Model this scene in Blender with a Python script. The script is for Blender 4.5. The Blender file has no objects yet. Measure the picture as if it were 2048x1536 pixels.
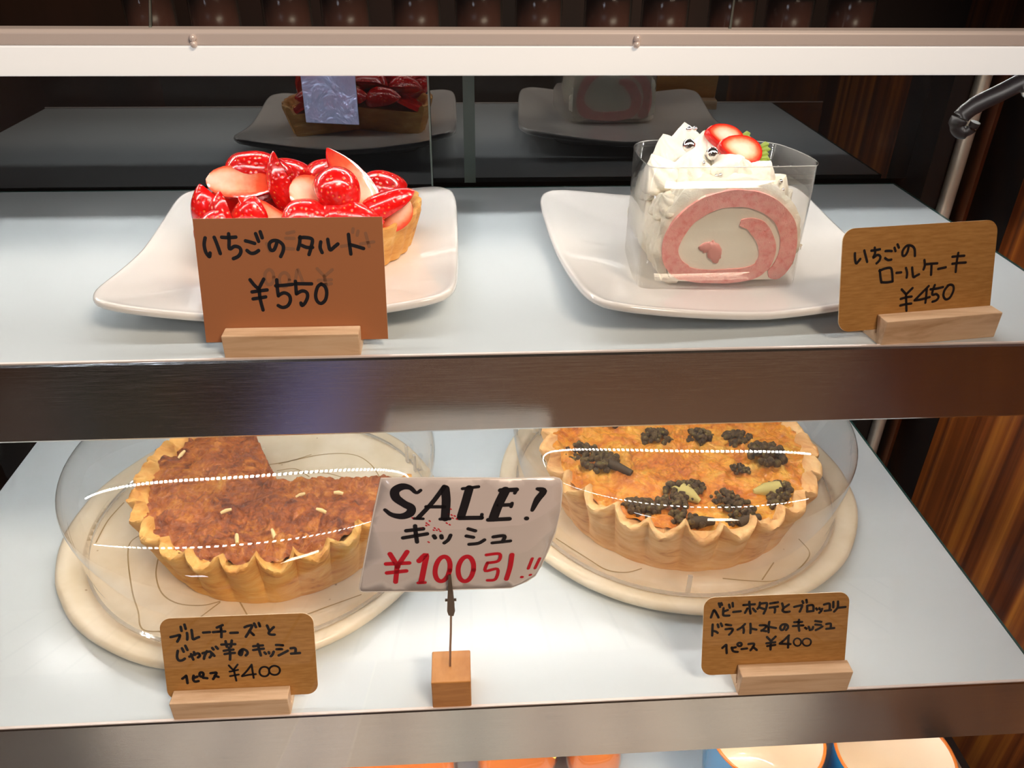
import bpy, math, random
from mathutils import Vector, Matrix, noise
random.seed(7)
PI = math.pi
S = bpy.context.scene
COL = S.collection

# ------------------------------------------------------------------ camera, world, exposure
cam = bpy.data.cameras.new('camera')
cam.sensor_width = 36.0
cam.lens = 28.125
cam.clip_start = 0.01
camo = bpy.data.objects.new('camera', cam)
COL.objects.link(camo)
camo.matrix_world = Matrix(((0.998, 0.0235, -0.0578, 0.0),
                            (-0.0616, 0.524, -0.8495, 0.0),
                            (0.0103, 0.8514, 0.5244, 0.41),
                            (0, 0, 0, 1)))
S.camera = camo
S.view_settings.view_transform = 'Standard'
S.view_settings.look = 'None'
S.view_settings.gamma = 1.0
S.view_settings.use_curve_mapping = False
S.view_settings.exposure = 0.0
S.cycles.transparent_max_bounces = 32
S.cycles.max_bounces = 10
S.cycles.caustics_reflective = False
S.cycles.caustics_refractive = False

w = bpy.data.worlds.new('shop_ambience')
S.world = w
w.use_nodes = True
w.node_tree.nodes['Background'].inputs[0].default_value = (1.0, 0.86, 0.74, 1)
w.node_tree.nodes['Background'].inputs[1].default_value = 0.5

LED_POWER = 165.0          # emission of the little diodes
def area(name, loc, rot, sx, sy, power, col):
    l = bpy.data.lights.new(name, 'AREA')
    l.shape = 'RECTANGLE'; l.size = sx; l.size_y = sy; l.energy = power; l.color = col
    o = bpy.data.objects.new(name, l)
    o.location = loc; o.rotation_euler = rot
    COL.objects.link(o)
    return o
area('ceiling_lamp', (0.9, -0.9, 1.75), (0, 0, 0), 0.9, 0.5, 56.0, (1.0, 0.80, 0.62))
area('ceiling_lamp', (-1.3, -1.9, 1.75), (0, 0, 0), 0.5, 0.5, 18.0, (0.80, 0.86, 1.0))

def spot(name, loc, power, ang, col):
    l = bpy.data.lights.new(name, 'SPOT'); l.energy = power; l.color = col
    l.spot_size = math.radians(ang); l.spot_blend = .3; l.shadow_soft_size = .05
    o = bpy.data.objects.new(name, l); o.location = loc; COL.objects.link(o)
spot('floor_fill_spot', (0, -.42, 1.76), 95.0, 44, (1.0, .90, .80))  # added spot, brightens the floor that the lower steel band mirrors

# ------------------------------------------------------------------ material helpers
MATS = {}
def srgb(r, g, b):
    f = lambda c: (c/255/12.92) if c/255 <= 0.04045 else ((c/255+0.055)/1.055)**2.4
    return (f(r), f(g), f(b), 1)
def mat(name, col=(.8,.8,.8,1), rough=.5, metal=0.0, **kw):
    m = bpy.data.materials.new(name); m.use_nodes = True
    b = m.node_tree.nodes['Principled BSDF']
    b.inputs['Base Color'].default_value = col
    b.inputs['Roughness'].default_value = rough
    b.inputs['Metallic'].default_value = metal
    for k, v in kw.items():
        b.inputs[k].default_value = v
    MATS[name] = m
    return m
class NT:
    def __init__(s, m):
        s.t = m.node_tree; s.n = s.t.nodes; s.b = s.n.get('Principled BSDF')
    def add(s, ty, **kw):
        n = s.n.new(ty)
        for k, v in kw.items():
            if k.startswith('i_'):
                key = k[2:]
                n.inputs[int(key) if key.isdigit() else key.replace('_', ' ')].default_value = v
            else: setattr(n, k, v)
        return n
    def l(s, a, ao, b, bi): s.t.links.new(a.outputs[ao], b.inputs[bi])
    def coords(s, scale=(1,1,1), kind='Object', rot=(0,0,0)):
        c = s.add('ShaderNodeTexCoord'); mp = s.add('ShaderNodeMapping')
        mp.inputs['Scale'].default_value = scale; mp.inputs['Rotation'].default_value = rot
        s.l(c, kind, mp, 'Vector'); return mp
    def ramp(s, stops):
        r = s.add('ShaderNodeValToRGB'); e = r.color_ramp.elements
        while len(e) < len(stops): e.new(0.5)
        for el, (p, c) in zip(e, stops):
            el.position = p; el.color = c
        return r
    def noise(s, vec, scale, detail=4, rough=.5, dist=0.0):
        n = s.add('ShaderNodeTexNoise', i_Scale=scale, i_Detail=detail, i_Roughness=rough, i_Distortion=dist)
        s.l(vec, 0, n, 'Vector'); return n
    def bump(s, src, out, strength, dist=.001, prev=None):
        b = s.add('ShaderNodeBump', i_Strength=strength, i_Distance=dist)
        s.l(src, out, b, 'Height')
        if prev: s.l(prev, 0, b, 'Normal')
        s.l(b, 0, s.b, 'Normal'); return b

def thin_glass(name, tint=(.97,.98,.97,1), gain=1.0, ior=1.5, haze=0.0, base=0.0, rough=0.0):
    m = bpy.data.materials.new(name); m.use_nodes = True
    t = NT(m); t.n.remove(t.b)
    out = t.n['Material Output']
    tr = t.add('ShaderNodeBsdfTransparent'); tr.inputs[0].default_value = tint
    gl = t.add('ShaderNodeBsdfGlossy'); gl.inputs['Roughness'].default_value = rough
    gl.inputs['Color'].default_value = (1,1,1,1)
    ge = t.add('ShaderNodeNewGeometry')
    dp = t.add('ShaderNodeVectorMath', operation='DOT_PRODUCT'); t.l(ge, 'Normal', dp, 0); t.l(ge, 'Incoming', dp, 1)
    ab = t.add('ShaderNodeMath', operation='ABSOLUTE'); t.l(dp, 'Value', ab, 0)
    om = t.add('ShaderNodeMath', operation='SUBTRACT', i_0=1.0); om.use_clamp = True; t.l(ab, 0, om, 1)
    pw = t.add('ShaderNodeMath', operation='POWER', i_1=5.0); t.l(om, 0, pw, 0)
    f0 = ((ior-1)/(ior+1))**2
    fr = t.add('ShaderNodeMath', operation='MULTIPLY_ADD', i_1=1-f0, i_2=f0); t.l(pw, 0, fr, 0)   # Fresnel of a thin sheet, the same from both sides
    mu = t.add('ShaderNodeMath', operation='MULTIPLY_ADD'); mu.use_clamp = True
    t.l(fr, 0, mu, 0); mu.inputs[1].default_value = gain; mu.inputs[2].default_value = base
    mx = t.add('ShaderNodeMixShader'); t.l(mu, 0, mx, 0)
    src = tr
    if haze:
        df = t.add('ShaderNodeBsdfDiffuse'); df.inputs[0].default_value = (.9,.88,.84,1)
        m2 = t.add('ShaderNodeMixShader'); m2.inputs[0].default_value = haze
        t.l(tr, 0, m2, 1); t.l(df, 0, m2, 2); src = m2
    t.l(src, 0, mx, 1); t.l(gl, 0, mx, 2); t.l(mx, 0, out, 'Surface')
    MATS[name] = m
    return m

# ------------------------------------------------------------------ mesh helpers
class G:
    """collects faces in world coordinates, then links them as ONE mesh object"""
    def __init__(s): s.v = []; s.f = []; s.m = []; s.att = []
    def add(s, vs, fs, mi=0, att=None):
        o = len(s.v); s.v += [tuple(v) for v in vs]
        s.f += [tuple(i+o for i in f) for f in fs]; s.m += [mi]*len(fs)
        s.att += list(att) if att else [0.0]*len(vs)
        return s
    def box(s, x0, x1, y0, y1, z0, z1, mi=0, M=None):
        vs = [Vector((x, y, z)) for z in (z0, z1) for y in (y0, y1) for x in (x0, x1)]
        if M: vs = [M @ v for v in vs]
        return s.add(vs, [(0,2,3,1),(4,5,7,6),(0,1,5,4),(2,6,7,3),(0,4,6,2),(1,3,7,5)], mi)
    def prism(s, poly, y0, y1, mi=0, M=None, axis='y'):
        n = len(poly)
        mk = {'y': lambda a, b, d: Vector((a, d, b)), 'x': lambda a, b, d: Vector((d, a, b)), 'z': lambda a, b, d: Vector((a, b, d))}[axis]
        vs = [mk(a, b, y0) for a, b in poly] + [mk(a, b, y1) for a, b in poly]
        if M: vs = [M @ v for v in vs]
        fs = [tuple(range(n)), tuple(range(2*n-1, n-1, -1))] + [(i, i+n, (i+1)%n+n, (i+1)%n) for i in range(n)]
        return s.add(vs, fs, mi)
    def grid(s, pts, closed_u=False, mi=0, att=None, closed_v=False):
        nv = len(pts); nu = len(pts[0]); vs = [p for r in pts for p in r]; fs = []
        for j in range(nv if closed_v else nv-1):
            for i in range(nu if closed_u else nu-1):
                j2 = (j+1) % nv; i2 = (i+1) % nu
                fs.append((j*nu+i, j*nu+i2, j2*nu+i2, j2*nu+i))
        return s.add(vs, fs, mi, att)
    def lathe(s, prof, c, n=48, mi=0, a0=0, a1=2*PI, rf=None):
        full = abs(a1-a0-2*PI) < 1e-6
        m = n if full else n+1
        rows = []
        for k, (r, z) in enumerate(prof):
            row = []
            for i in range(m):
                a = a0+(a1-a0)*i/n
                rr = r*(rf(a, k) if rf else 1)
                row.append(Vector((c[0]+rr*math.cos(a), c[1]+rr*math.sin(a), c[2]+z)))
            rows.append(row)
        return s.grid(rows, closed_u=full, mi=mi)
    def tube(s, path, r, n=10, mi=0, caps=True):
        path = [Vector(p) for p in path]; rows = []
        for i, p in enumerate(path):
            t = (path[min(i+1, len(path)-1)]-path[max(i-1, 0)]).normalized()
            a = Vector((0,0,1)) if abs(t.z) < .9 else Vector((1,0,0))
            u = t.cross(a).normalized(); v = t.cross(u)
            rr = r[i] if isinstance(r, (list, tuple)) else r
            rows.append([p+u*rr*math.cos(2*PI*k/n)+v*rr*math.sin(2*PI*k/n) for k in range(n)])
        s.grid(rows, closed_u=True, mi=mi)
        if caps:
            o = len(s.v)
            s.add(rows[0], [tuple(range(n))], mi); s.add(rows[-1], [tuple(range(n-1, -1, -1))], mi)
        return s
    def ball(s, c, r, nu=12, nv=8, mi=0, sc=(1,1,1), f=None, M=None):
        rows = []
        for j in range(nv+1):
            t = PI*j/nv
            row = []
            for i in range(nu):
                a = 2*PI*i/nu
                d = Vector((math.sin(t)*math.cos(a), math.sin(t)*math.sin(a), math.cos(t)))
                k = f(d) if f else 1
                p = Vector((d.x*sc[0], d.y*sc[1], d.z*sc[2]))*r*k
                if M: p = M @ p
                row.append(Vector(c)+p)
            rows.append(row)
        return s.grid(rows, closed_u=True, mi=mi)
    def build(s, name, mats, parent=None, smooth=False, angle=None, bevel=None, kind=None, label=None, weld=False):
        off = Vector((0,0,0)); p = parent
        while p is not None:
            off += p.location; p = p.parent
        me = bpy.data.meshes.new(name)
        me.from_pydata([Vector(v)-off for v in s.v], [], s.f)
        ms = mats if isinstance(mats, (list, tuple)) else [mats]
        for m in ms: me.materials.append(MATS[m] if isinstance(m, str) else m)
        me.polygons.foreach_set('material_index', s.m)
        if any(s.att):
            at = me.attributes.new('edge', 'FLOAT', 'POINT'); at.data.foreach_set('value', s.att)
        me.validate()
        import bmesh
        bm = bmesh.new(); bm.from_mesh(me)
        if weld: bmesh.ops.remove_doubles(bm, verts=bm.verts, dist=1e-6)
        bmesh.ops.recalc_face_normals(bm, faces=bm.faces)
        bm.to_mesh(me); bm.free()
        if smooth: me.shade_smooth()
        if angle is not None:
            me.shade_smooth(); me.set_sharp_from_angle(angle=math.radians(angle))
        o = bpy.data.objects.new(name, me); COL.objects.link(o)
        if parent: o.parent = parent
        if bevel:
            b = o.modifiers.new('bevel', 'BEVEL'); b.width = bevel; b.segments = 2; b.limit_method = 'ANGLE'
            b.angle_limit = math.radians(40)
        if kind: o['kind'] = kind
        if label: o['label'] = label
        return o
def thing(name, label, cat, loc, group=None):
    o = bpy.data.objects.new(name, None); COL.objects.link(o)
    o.empty_display_size = .02
    o.location = loc; o['label'] = label; o['category'] = cat
    if group: o['group'] = group
    return o
def tag(o, label, cat, group=None):
    o['label'] = label; o['category'] = cat
    if group: o['group'] = group
    return o
def struct(g, name, m, **kw):
    o = g.build(name, m, **kw); o['kind'] = 'structure'; return o
def nz(x, y, z, s=1.0, o=0.0): return noise.noise(Vector((x*s+o, y*s+o*1.7, z*s-o)))
def fb(x, y, z, s=1.0, o=0.0, oct=4):
    return noise.fractal(Vector((x*s+o, y*s+o*1.7, z*s-o)), 1.0, 2.0, oct)
def smooth_path(p, n=5, closed=False):
    """Catmull-Rom through 2-D / 3-D points"""
    P = [Vector(q) for q in p]
    if len(P) < 3: return P
    out = []
    m = len(P)
    for i in range(m if closed else m-1):
        if closed: a, b, c, d = P[(i-1)%m], P[i], P[(i+1)%m], P[(i+2)%m]
        else: a, b, c, d = P[max(i-1,0)], P[i], P[i+1], P[min(i+2, m-1)]
        for k in range(n):
            t = k/n
            out.append(0.5*((2*b)+(c-a)*t+(2*a-5*b+4*c-d)*t*t+(3*b-a-3*c+d)*t**3))
    if not closed: out.append(P[-1])
    return out
def ribbon(g, pts, wid, to3d, mi=0):
    """a flat pen stroke with round ends; pts in 2-D, to3d maps (u, v) to space"""
    P = smooth_path([(x, y, 0) for x, y in pts], 5)
    n = len(P)
    def W(i):
        if not isinstance(wid, (list, tuple)): return wid/2
        if len(wid) == 1: return wid[0]/2
        t = i/(n-1)*(len(wid)-1); k = min(int(t), len(wid)-2)
        return (wid[k]*(1-(t-k))+wid[k+1]*(t-k))/2
    vs = []; fs = []
    for i, p in enumerate(P):
        t = P[min(i+1, n-1)]-P[max(i-1, 0)]
        t = t.normalized() if t.length > 0 else Vector((1,0,0))
        nn = Vector((-t.y, t.x, 0))*W(i)
        vs += [p+nn, p-nn]
        if i: fs.append((2*i-2, 2*i-1, 2*i+1, 2*i))
    for i, sg in ((0, -1), (n-1, 1)):
        t = (P[min(i+1, n-1)]-P[max(i-1, 0)])
        t = t.normalized() if t.length > 0 else Vector((1,0,0))
        nn = Vector((-t.y, t.x, 0)); o = len(vs)
        arc = [P[i]+(nn*math.cos(a)+t*sg*math.sin(a))*W(i) for a in [PI*k/8 for k in range(9)]]
        vs += arc; fs.append(tuple(range(o, o+9)))
    g.add([to3d(v.x, v.y) for v in vs], fs, mi)

# ------------------------------------------------------------------ materials
mat('white_panel', srgb(213,221,225), .22)
m = mat('glass_edge_green', srgb(40,74,70), .1)
m = mat('silver_sticker', srgb(150,164,206), .3, .35); t = NT(m); n = t.noise(t.coords(), 60, 4, .5, .5); t.bump(n, 0, .8, .006)
mat('grey_seal', srgb(66,76,72), .3)
# brushed steel: fine horizontal scratches
m = mat('brushed_steel', (.62,.60,.58,1), .26, 1.0); t = NT(m)
c = t.coords((30, 3200, 3200)); n = t.noise(c, 1.0, 3, .5)
mr = t.add('ShaderNodeMapRange', i_3=.11, i_4=.19); t.l(n, 0, mr, 0); t.l(mr, 0, t.b, 'Roughness'); t.bump(n, 0, .16, .0002)
c2 = t.ramp([(.3,(.60,.58,.56,1)),(.7,(.65,.63,.61,1))]); t.l(n, 0, c2, 0); t.l(c2, 0, t.b, 'Base Color')
mat('polished_steel', (.72,.68,.64,1), .18, 1.0)
mat('steel_grey_lip', srgb(226,214,208), .35, .1)
mat('bright_lip', srgb(238,224,218), .3, .2)  # pale steel; carries the painted highlight of the shelf lips
mat('black_plastic', srgb(14,14,16), .35)
mat('black_panel', srgb(9,9,10), .5)
mat('smoky_plastic', srgb(22,18,19), .42, **{'Specular IOR Level': .25})
mat('reflection_brown', (.20,.09,.05,1), .3, 1.0)  # dark brown metal for the painted-in reflection beside the corner post
mat('tinted_mirror_glass', (.006,.007,.008,1), .015, 0.0, IOR=2.1)
mat('black_glass', (.006,.007,.007,1), .05, 0.0, IOR=1.75)
mat('pale_edge', srgb(120,130,124), .2)
thin_glass('clear_front_glass', (.985,.99,.985,1), .55, 1.45)
thin_glass('acrylic', (.965,.962,.955,1), 1.1, 1.45, haze=.012)
thin_glass('acrylic_edge', (.95,.94,.92,1), 2.0, 1.5, haze=.32)
thin_glass('clear_film', (.98,.975,.965,1), .9, 1.45, haze=.018)
thin_glass('bag_film', (.97,.96,.95,1), 2.0, 1.5, haze=.05, rough=.08)
thin_glass('jar_glass', (.86,.9,.88,1), 1.6, 1.5, haze=.05)
m = mat('lamp_cover', srgb(245,243,240), .4); t = NT(m)
t.b.inputs['Emission Color'].default_value = (1,.99,.98,1); t.b.inputs['Emission Strength'].default_value = .40
m = mat('diode', (.9,.9,.9,1), .4); t = NT(m)
t.b.inputs['Emission Color'].default_value = (1,.985,.96,1); t.b.inputs['Emission Strength'].default_value = LED_POWER
m = mat('diode_soft', (.9,.9,.9,1), .4); t = NT(m)
t.b.inputs['Emission Color'].default_value = (1,.975,.94,1); t.b.inputs['Emission Strength'].default_value = LED_POWER*.45
m = mat('front_fill_panel', (.9,.9,.9,1), .4); t = NT(m)  # glow of the fill panel added behind the lamp cover
t.b.inputs['Emission Color'].default_value = (1,.975,.94,1); t.b.inputs['Emission Strength'].default_value = 13.0

def wood(name, stops, scale=(3,60,60), nscale=1.0, rough=.5, dist=.6, coat=0.0, bump=.15):
    m = mat(name, stops[0][1], rough, **{'Coat Weight': coat}); t = NT(m)
    c = t.coords(scale); n = t.noise(c, nscale, 6, .62, dist)
    r = t.ramp(stops); t.l(n, 0, r, 0); t.l(r, 0, t.b, 'Base Color'); t.bump(n, 0, bump, .0008)
    return m
wood('pale_wood', [(.3,srgb(196,152,112)),(.5,srgb(226,188,150)),(.72,srgb(238,206,172))], (10,130,130), 1.0, .55)
wood('cube_wood', [(.3,srgb(176,112,52)),(.6,srgb(200,136,72)),(.8,srgb(214,150,86))], (40,40,200), 1.0, .45)
wood('wall_wood', [(.28,srgb(34,14,7)),(.40,srgb(84,36,12)),(.52,srgb(128,64,22)),(.64,srgb(174,104,36)),(.8,srgb(200,134,54))], (40,45,.7), 1.0, .35, .8, coat=.2)
wood('dark_wood', [(.3,srgb(28,14,8)),(.6,srgb(62,34,20)),(.8,srgb(80,46,28))], (8,3,.8), 1.0, .5)
# floor in front of the case: boards running away from it
m = mat('shop_floor', srgb(120,105,92), .45); t = NT(m)
c = t.coords((1,1,1)); sx = t.add('ShaderNodeSeparateXYZ'); t.l(c, 0, sx, 0)
wv = t.add('ShaderNodeMath', operation='PINGPONG', i_1=.075); t.l(sx, 0, wv, 0)
lt = t.add('ShaderNodeMath', operation='GREATER_THAN', i_1=.007); t.l(wv, 0, lt, 0)
sn = t.add('ShaderNodeMath', operation='SNAP', i_1=.15); 
ad = t.add('ShaderNodeMath', operation='ADD', i_1=.075); t.l(sx, 0, ad, 0); t.l(ad, 0, sn, 0)
wn = t.add('ShaderNodeTexWhiteNoise', noise_dimensions='1D'); t.l(sn, 0, wn, 'W')
r = t.ramp([(.0,srgb(205,192,182)),(.35,srgb(226,214,202)),(.6,srgb(196,196,190)),(.85,srgb(236,220,208)),(1,srgb(176,172,168))]); t.l(wn, 'Value', r, 0)
mx = t.add('ShaderNodeMix', data_type='RGBA'); mx.inputs[6].default_value = srgb(52,44,42); t.l(lt, 0, mx, 0); t.l(r, 0, mx, 7)
t.l(mx, 2, t.b, 'Base Color')
mat('dark_reflection_panel', srgb(24,18,18), .9); mat('blue_reflection_panel', srgb(120,128,196), .9); mat('brown_reflection_panel', srgb(112,84,68), .8)  # colours of the added floor panels that the upper band mirrors
mat('shop_wall', srgb(70,58,50), .8); mat('shop_ceiling', srgb(60,56,52), .9)

# gold card, ink
m = mat('gold_card', srgb(214,158,96), .38, .15); t = NT(m)
c = t.coords((120, 30, 900)); n = t.noise(c, 1.0, 5, .6)
r = t.ramp([(.3,srgb(176,122,62)),(.7,srgb(202,148,84))]); t.l(n, 0, r, 0); t.l(r, 0, t.b, 'Base Color'); t.bump(n, 0, .12, .0004)
mat('tan_card', srgb(178,112,70), .42, .1)
mat('card_edge', srgb(232,206,170), .6)
mat('silver_card_back', srgb(200,206,222), .25, .6)
mat('ink', srgb(16,14,20), .4)
mat('ink_show_through', srgb(146,96,64), .6)
mat('red_ink', srgb(206,16,40), .4)
mat('silver_card', srgb(226,214,208), .25, .15)
mat('clip_metal', srgb(120,108,98), .28, 1.0)
m = mat('steel_cable', srgb(160,130,108), .35, .9); t = NT(m)
c = t.coords((1,1,1)); wv = t.add('ShaderNodeTexWave', i_Scale=520, bands_direction='DIAGONAL'); t.l(c, 0, wv, 'Vector'); t.bump(wv, 0, .8, .0006)

# dishes
mat('white_porcelain', srgb(240,234,228), .16, **{'Coat Weight': .5})
m = mat('cream_stoneware', srgb(236,220,192), .4, **{'Coat Weight': .25}); t = NT(m)
c = t.coords(); n = t.noise(c, 30, 5, .6); r = t.ramp([(.3,srgb(226,208,176)),(.65,srgb(240,226,202))]); t.l(n, 0, r, 0)
v = t.add('ShaderNodeTexVoronoi', i_Scale=55); t.l(c, 0, v, 'Vector')
r2 = t.ramp([(0,srgb(120,92,60)),(.035,srgb(190,165,130)),(.06,(1,1,1,1))]); t.l(v, 'Distance', r2, 0)
mx = t.add('ShaderNodeMix', data_type='RGBA', blend_type='MULTIPLY'); mx.inputs[0].default_value = .7
t.l(r, 0, mx, 6); t.l(r2, 0, mx, 7); t.l(mx, 2, t.b, 'Base Color'); t.bump(n, 0, .1, .001)
mat('champagne_steel', (.80,.70,.58,1), .32, .55)
mat('plate_line', srgb(172,146,100), .6)
mat('mug_blue', srgb(42,128,178), .2, **{'Coat Weight': .5}); mat('mug_cream', srgb(246,228,204), .2, **{'Coat Weight': .5}); mat('mug_orange', srgb(206,110,40), .3)
mat('orange_food', srgb(244,128,14), .35, **{'Subsurface Weight': .2, 'Subsurface Radius': (.01,.005,.002)})
mat('label_yellow', srgb(238,196,84), .5); mat('label_black', srgb(30,24,22), .5)
mat('jam_red', srgb(110,52,34), .3); mat('jar_lid', srgb(70,60,50), .4, .6)

# pastry crust
def crust(name, a, b, cdark):
    m = mat(name, a, .6); t = NT(m); c = t.coords((1,1,3)); n = t.noise(c, 38, 7, .65, .6)
    n2 = t.noise(t.coords((1,1,9)), 120, 5, .6, .4)
    r = t.ramp([(.26,cdark),(.42,b),(.6,a),(.8,srgb(244,208,150))]); t.l(n, 0, r, 0); t.l(r, 0, t.b, 'Base Color')
    bp = t.bump(n2, 0, .35, .0016); t.bump(n, 0, .3, .003, bp)
    t.b.inputs['Subsurface Weight'].default_value = .12; t.b.inputs['Subsurface Radius'].default_value = (.006,.003,.001)
    return m
crust('golden_crust', srgb(240,190,108), srgb(228,164,80), srgb(180,108,46))
crust('pale_crust', srgb(244,200,140), srgb(232,176,112), srgb(190,120,62))
crust('tart_crust', srgb(226,170,92), srgb(206,142,66), srgb(160,98,40))
def filling(name, stops, sc, gloss):
    m = mat(name, stops[0][1], gloss, **{'Coat Weight': .25, 'Coat Roughness': .25}); t = NT(m)
    c = t.coords((1,1,2)); n = t.noise(c, sc, 8, .66, 1.6); n3 = t.noise(c, sc*.35, 3, .5, .4)
    ad = t.add('ShaderNodeMath', operation='MULTIPLY_ADD', i_1=.45); t.l(n3, 0, ad, 0); t.l(n, 0, ad, 2)
    mu = t.add('ShaderNodeMath', operation='MULTIPLY', i_1=.69); t.l(ad, 0, mu, 0)
    r = t.ramp(stops); t.l(mu, 0, r, 0); t.l(r, 0, t.b, 'Base Color')
    n2 = t.noise(c, sc*3, 6, .6, 1.0); bp = t.bump(n2, 0, .5, .002); t.bump(n, 0, .8, .006, bp)
    t.b.inputs['Subsurface Weight'].default_value = .04; t.b.inputs['Subsurface Radius'].default_value = (.004,.002,.001)
filling('baked_cheese', [(.3,srgb(64,24,8)),(.4,srgb(128,58,16)),(.5,srgb(180,94,28)),(.59,srgb(212,132,46)),(.7,srgb(230,176,88))], 46, .4)
filling('baked_egg', [(.28,srgb(130,58,20)),(.38,srgb(200,100,24)),(.48,srgb(230,140,32)),(.58,srgb(242,176,60)),(.7,srgb(246,208,124))], 34, .35)
m = mat('burnt_broccoli', srgb(64,50,30), .8); t = NT(m); c = t.coords(); n = t.noise(c, 260, 5, .6)
r = t.ramp([(.3,srgb(40,27,16)),(.5,srgb(84,60,32)),(.7,srgb(120,104,52))]); t.l(n, 0, r, 0); t.l(r, 0, t.b, 'Base Color'); t.bump(n, 0, .8, .002)
mat('broccoli_stem', srgb(196,178,104), .6)
mat('burnt_stem', srgb(70,52,30), .7)
mat('cheese_shred', srgb(236,206,146), .5)

# strawberries, sponge, cream
m = mat('strawberry_skin', srgb(228,20,12), .22, **{'Coat Weight': .55, 'Coat Roughness': .04, 'Subsurface Weight': .05, 'Subsurface Radius': (.004,.001,.0006)}); t = NT(m)
c = t.coords(); v = t.add('ShaderNodeTexVoronoi', i_Scale=330, i_Randomness=.55); t.l(c, 0, v, 'Vector')
r = t.ramp([(0,srgb(244,176,80)),(.12,srgb(238,120,50)),(.24,srgb(226,14,10)),(1,srgb(216,8,8))]); t.l(v, 'Distance', r, 0)
n = t.noise(c, 60, 3); r2 = t.ramp([(.3,(.86,.8,.8,1)),(.7,(1,1,1,1))]); t.l(n, 0, r2, 0)
mx = t.add('ShaderNodeMix', data_type='RGBA', blend_type='MULTIPLY'); mx.inputs[0].default_value = 1
t.l(r, 0, mx, 6); t.l(r2, 0, mx, 7); t.l(mx, 2, t.b, 'Base Color')
r3 = t.ramp([(0,(.55,.55,.55,1)),(.10,(.1,.1,.1,1)),(.46,(1,1,1,1))]); t.l(v, 'Distance', r3, 0); bp = t.bump(r3, 0, .4, .0011)
m = mat('strawberry_flesh', srgb(250,190,150), .16, **{'Coat Weight': 1.0, 'Coat Roughness': .06, 'Subsurface Weight': .15, 'Subsurface Radius': (.005,.002,.001)}); t = NT(m)
at = t.add('ShaderNodeAttribute', attribute_name='edge'); c = t.coords((1,1,1)); n = t.noise(c, 160, 4, .6)
ad = t.add('ShaderNodeMath', operation='MULTIPLY_ADD', i_1=.35, i_2=-.17); t.l(n, 0, ad, 0)
a2 = t.add('ShaderNodeMath', operation='ADD'); t.l(at, 'Fac', a2, 0); t.l(ad, 0, a2, 1)
r = t.ramp([(0,srgb(254,226,200)),(.25,srgb(249,184,146)),(.52,srgb(238,98,60)),(.8,srgb(226,34,18)),(1,srgb(206,12,10))]); t.l(a2, 0, r, 0); t.l(r, 0, t.b, 'Base Color'); t.bump(n, 0, .2, .001)
m = mat('glaze', srgb(196,16,12), .06, **{'Coat Weight': 1.0}); 
m = mat('pink_sponge', srgb(240,150,144), .8, **{'Subsurface Weight': .05, 'Subsurface Radius': (.004,.002,.001)}); t = NT(m); c = t.coords()
v = t.add('ShaderNodeTexVoronoi', i_Scale=420); t.l(c, 0, v, 'Vector'); n = t.noise(c, 260, 5, .7)
r = t.ramp([(.3,srgb(244,138,132)),(.5,srgb(254,176,168)),(.7,srgb(255,188,178))]); t.l(n, 0, r, 0); t.l(r, 0, t.b, 'Base Color')
r2 = t.ramp([(.0,(0,0,0,1)),(.2,(1,1,1,1))]); t.l(v, 'Distance', r2, 0); bp = t.bump(r2, 0, .35, .0009); t.bump(n, 0, .5, .0012, bp)
m = mat('whipped_cream', srgb(246,238,220), .5, **{'Subsurface Weight': .1, 'Subsurface Radius': (.004,.003,.002)}); t = NT(m); c = t.coords()
n = t.noise(c, 150, 5, .6, .5); t.bump(n, 0, .5, .002)
m = mat('cream_filling', srgb(254,250,234), .5); t = NT(m); n = t.noise(t.coords((1,1,1)), 90, 4, .6, 1.0); t.bump(n, 0, .25, .0015)
mat('silver_sugar', (.86,.82,.80,1), .08, 1.0)
mat('leaf_green', srgb(134,150,52), .5)

# ================================================================== the setting
ZU = .208                      # top of the upper shelf; the lower shelf top is z = 0
YM = .632                      # the tinted glass doors at the back of the case
struct(G().box(-3,3,-3,1.2,-.96,-.95), 'floor', 'shop_floor')
struct(G().box(-1.9,-.555,-2.2,-.72,-.948,-.94), 'reflection_panel_1', 'dark_reflection_panel')  # unseen panel added to darken the left of the upper band's reflection
struct(G().box(-.545,-.36,-2.2,-.72,-.948,-.94), 'reflection_panel_2', 'blue_reflection_panel')  # unseen panel added for the blue patch reflected in the upper band
struct(G().box(-.35,1.8,-2.2,-.72,-.948,-.94), 'reflection_panel_3', 'brown_reflection_panel')  # unseen panel added for the brown part of the band's reflection
struct(G().box(-3,3,-3.05,-3,-.95,1.8), 'wall_front', 'shop_wall')
struct(G().box(-3,3,-3,1.2,1.8,1.85), 'ceiling', 'shop_ceiling')
struct(G().box(.435,.47,-.05,.72,-.95,.75), 'wall_right', 'wall_wood')
struct(G().box(-.49,-.455,-.05,.72,-.95,.75), 'wall_left', 'dark_wood')
struct(G().box(-.455,.435,.72,.75,-.95,.75), 'wall_back', 'dark_wood')

# ================================================================== the display case
def led_strip(parent, y, z, x0, x1, n, ylip, zlip, dm='diode', hs=.0014):
    g = G(); g.box(x0, x1, y-.007, y+.007, z+.0015, z+.004)
    g.box(x0, x1, ylip, ylip+.0012, zlip, z+.004)
    if ylip > y+.0072: g.box(x0, x1, y+.0072, ylip, z+.0028, z+.004)
    s = g.build('led_strip', 'polished_steel', parent)
    d = G()
    for i in range(n):
        x = x0+.006+(x1-x0-.012)*i/(n-1)
        d.box(x-hs, x+hs, y-hs, y+hs, z, z+.0015)
    d.build('diodes', dm, s, label='row of lit white diodes')
    return s

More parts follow.
